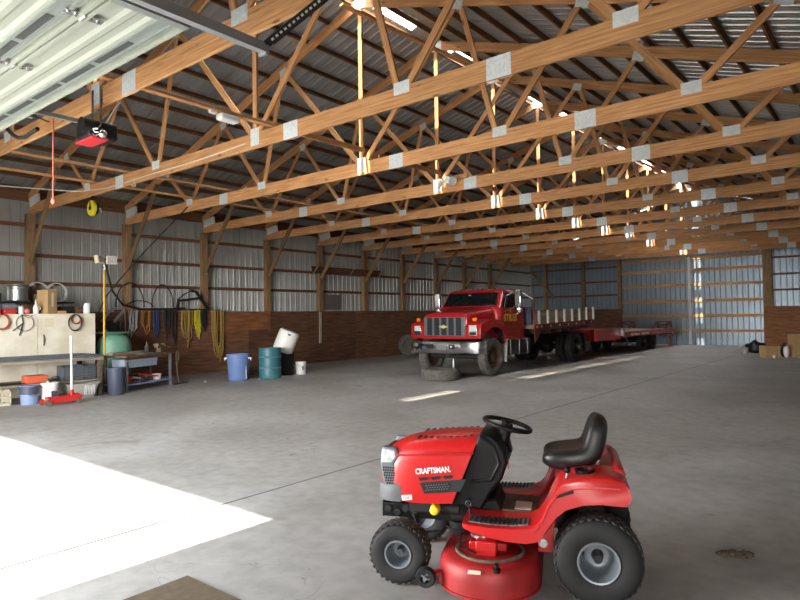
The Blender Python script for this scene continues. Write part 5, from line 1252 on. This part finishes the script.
LP = thing('ceiling_lamp', 'white box lamp fixed beneath the board between the first two trusses', 'lamp', (LBx, 5.0, HB+.25))
b = MB(); b.box((0, 0, -.055), (.15, .30, .09)); b.build('housing', 'fixture', LP, bevel=.025)
b = MB(); b.box((0, -.24, -.02), (.06, .10, .05)); b.build('junction_box', 'fixture', LP, bevel=.008)
FL = thing('flood_lamp', 'white twin head flood lamp fixed on a centre king post in mid roof', 'lamp', (-7.06, TY[3]-.10, 4.20))
b = MB(); b.box((.28, .06, .20), (.30, .03, .09)); b.build('mount_board', 'lumber', FL, smooth=0)
b = MB(); b.cyl((0, 0, .16), (0, -.04, .16), .07, 16); b.build('base', 'fixture', FL)
for s in (1, -1):
    b = MB(); b.lathe([(.02, 0), (.05, .06), (.095, .16), (.09, .17), (.0001, .15)], 20, Matrix.Translation((s*.05, -.05, .15)) @ V(s*.8, -.4, -.35).to_track_quat('Z', 'Y').to_matrix().to_4x4()); b.build('lamp_head', 'fixture', FL)
b = MB(); b.tube([(-10.9, TY[1]-.04, 4.14), (-10.9, TY[1]-.04, 4.06), (-10.86, TY[1]-.10, 4.05), (-10.78, TY[1]-.16, 4.05)], .016, 6); tag(b.build('white_hook', 'wire'), 'small white hook under the second truss near its splice plate', 'hook')

# ------------------------------------------------------------------ light and camera
sun = bpy.data.lights.new('sun', 'SUN'); sun.energy = 4.4; sun.angle = math.radians(.53); sun.color = (1, .95, .86)
so = bpy.data.objects.new('sun', sun); C.objects.link(so)
EL = math.radians(38.5)
so.rotation_euler = Vector((.0106, math.cos(EL), -math.sin(EL))).to_track_quat('-Z', 'Y').to_euler(); so.location = (-7, -12, 14)
w = bpy.data.worlds.new('World'); bpy.context.scene.world = w; w.use_nodes = True
nt = w.node_tree; bg = nt.nodes['Background']
tc = nt.nodes.new('ShaderNodeTexCoord'); sx = nt.nodes.new('ShaderNodeSeparateXYZ'); nt.links.new(tc.outputs['Generated'], sx.inputs[0])
rp = nt.nodes.new('ShaderNodeValToRGB'); el = rp.color_ramp.elements
el[0].position = 0; el[0].color = (1, .955, .89, 1); el[1].position = 1; el[1].color = (.92, .95, 1, 1)
for pos, c in ((.10, (.80, .77, .73, 1)), (.26, (.32, .33, .34, 1)), (.6, (.36, .38, .42, 1))):
    e = el.new(pos); e.color = c
nt.links.new(sx.outputs[2], rp.inputs['Fac']); nt.links.new(rp.outputs['Color'], bg.inputs['Color']); bg.inputs['Strength'].default_value = 10.0
pl = bpy.data.lights.new('doorway_portal', 'AREA'); pl.shape = 'RECTANGLE'; pl.size = DX1-DX0; pl.size_y = DH; pl.cycles.is_portal = True
po = bpy.data.objects.new('doorway_portal', pl); C.objects.link(po); po.location = ((DX0+DX1)/2, YF-.03, DH/2); po.rotation_euler = (PI/2, 0, 0)
pl2 = bpy.data.lights.new('added_opening_portal', 'AREA'); pl2.shape = 'RECTANGLE'; pl2.size = XR-DX1-4.2; pl2.size_y = 2.05; pl2.cycles.is_portal = True  # samples sky through the added unseen opening beside the camera
po2 = bpy.data.objects.new('added_opening_portal', pl2); C.objects.link(po2); po2.location = ((XR+DX1+4.2)/2, YF-.03, 1.025); po2.rotation_euler = (PI/2, 0, 0)
cam = bpy.data.cameras.new('camera'); cam.sensor_width = 36; cam.lens = 613.0/800*36; cam.clip_start = .05; cam.clip_end = 400
co = bpy.data.objects.new('camera', cam); C.objects.link(co)
yaw, pitch, roll = .681, .025485, -.014573
f = Vector((-math.sin(yaw)*math.cos(pitch), math.cos(yaw)*math.cos(pitch), math.sin(pitch))); r0 = Vector((math.cos(yaw), math.sin(yaw), 0)); u0 = r0.cross(f)
c_, s_ = math.cos(roll), math.sin(roll); r = r0*c_+u0*s_; u = u0*c_-r0*s_
mw = Matrix((r, u, -f)).transposed().to_4x4(); mw.translation = (0, 0, 1.6); co.matrix_world = mw
S = bpy.context.scene; S.camera = co
S.view_settings.view_transform = 'Standard'; S.view_settings.look = 'None'; S.view_settings.gamma = 1; S.view_settings.use_curve_mapping = False
S.view_settings.exposure = 2.05
S.cycles.max_bounces = 10; S.cycles.diffuse_bounces = 7; S.cycles.glossy_bounces = 4; S.cycles.sample_clamp_indirect = 8
S.cycles.use_denoising = True; S.cycles.caustics_reflective = False; S.cycles.caustics_refractive = False
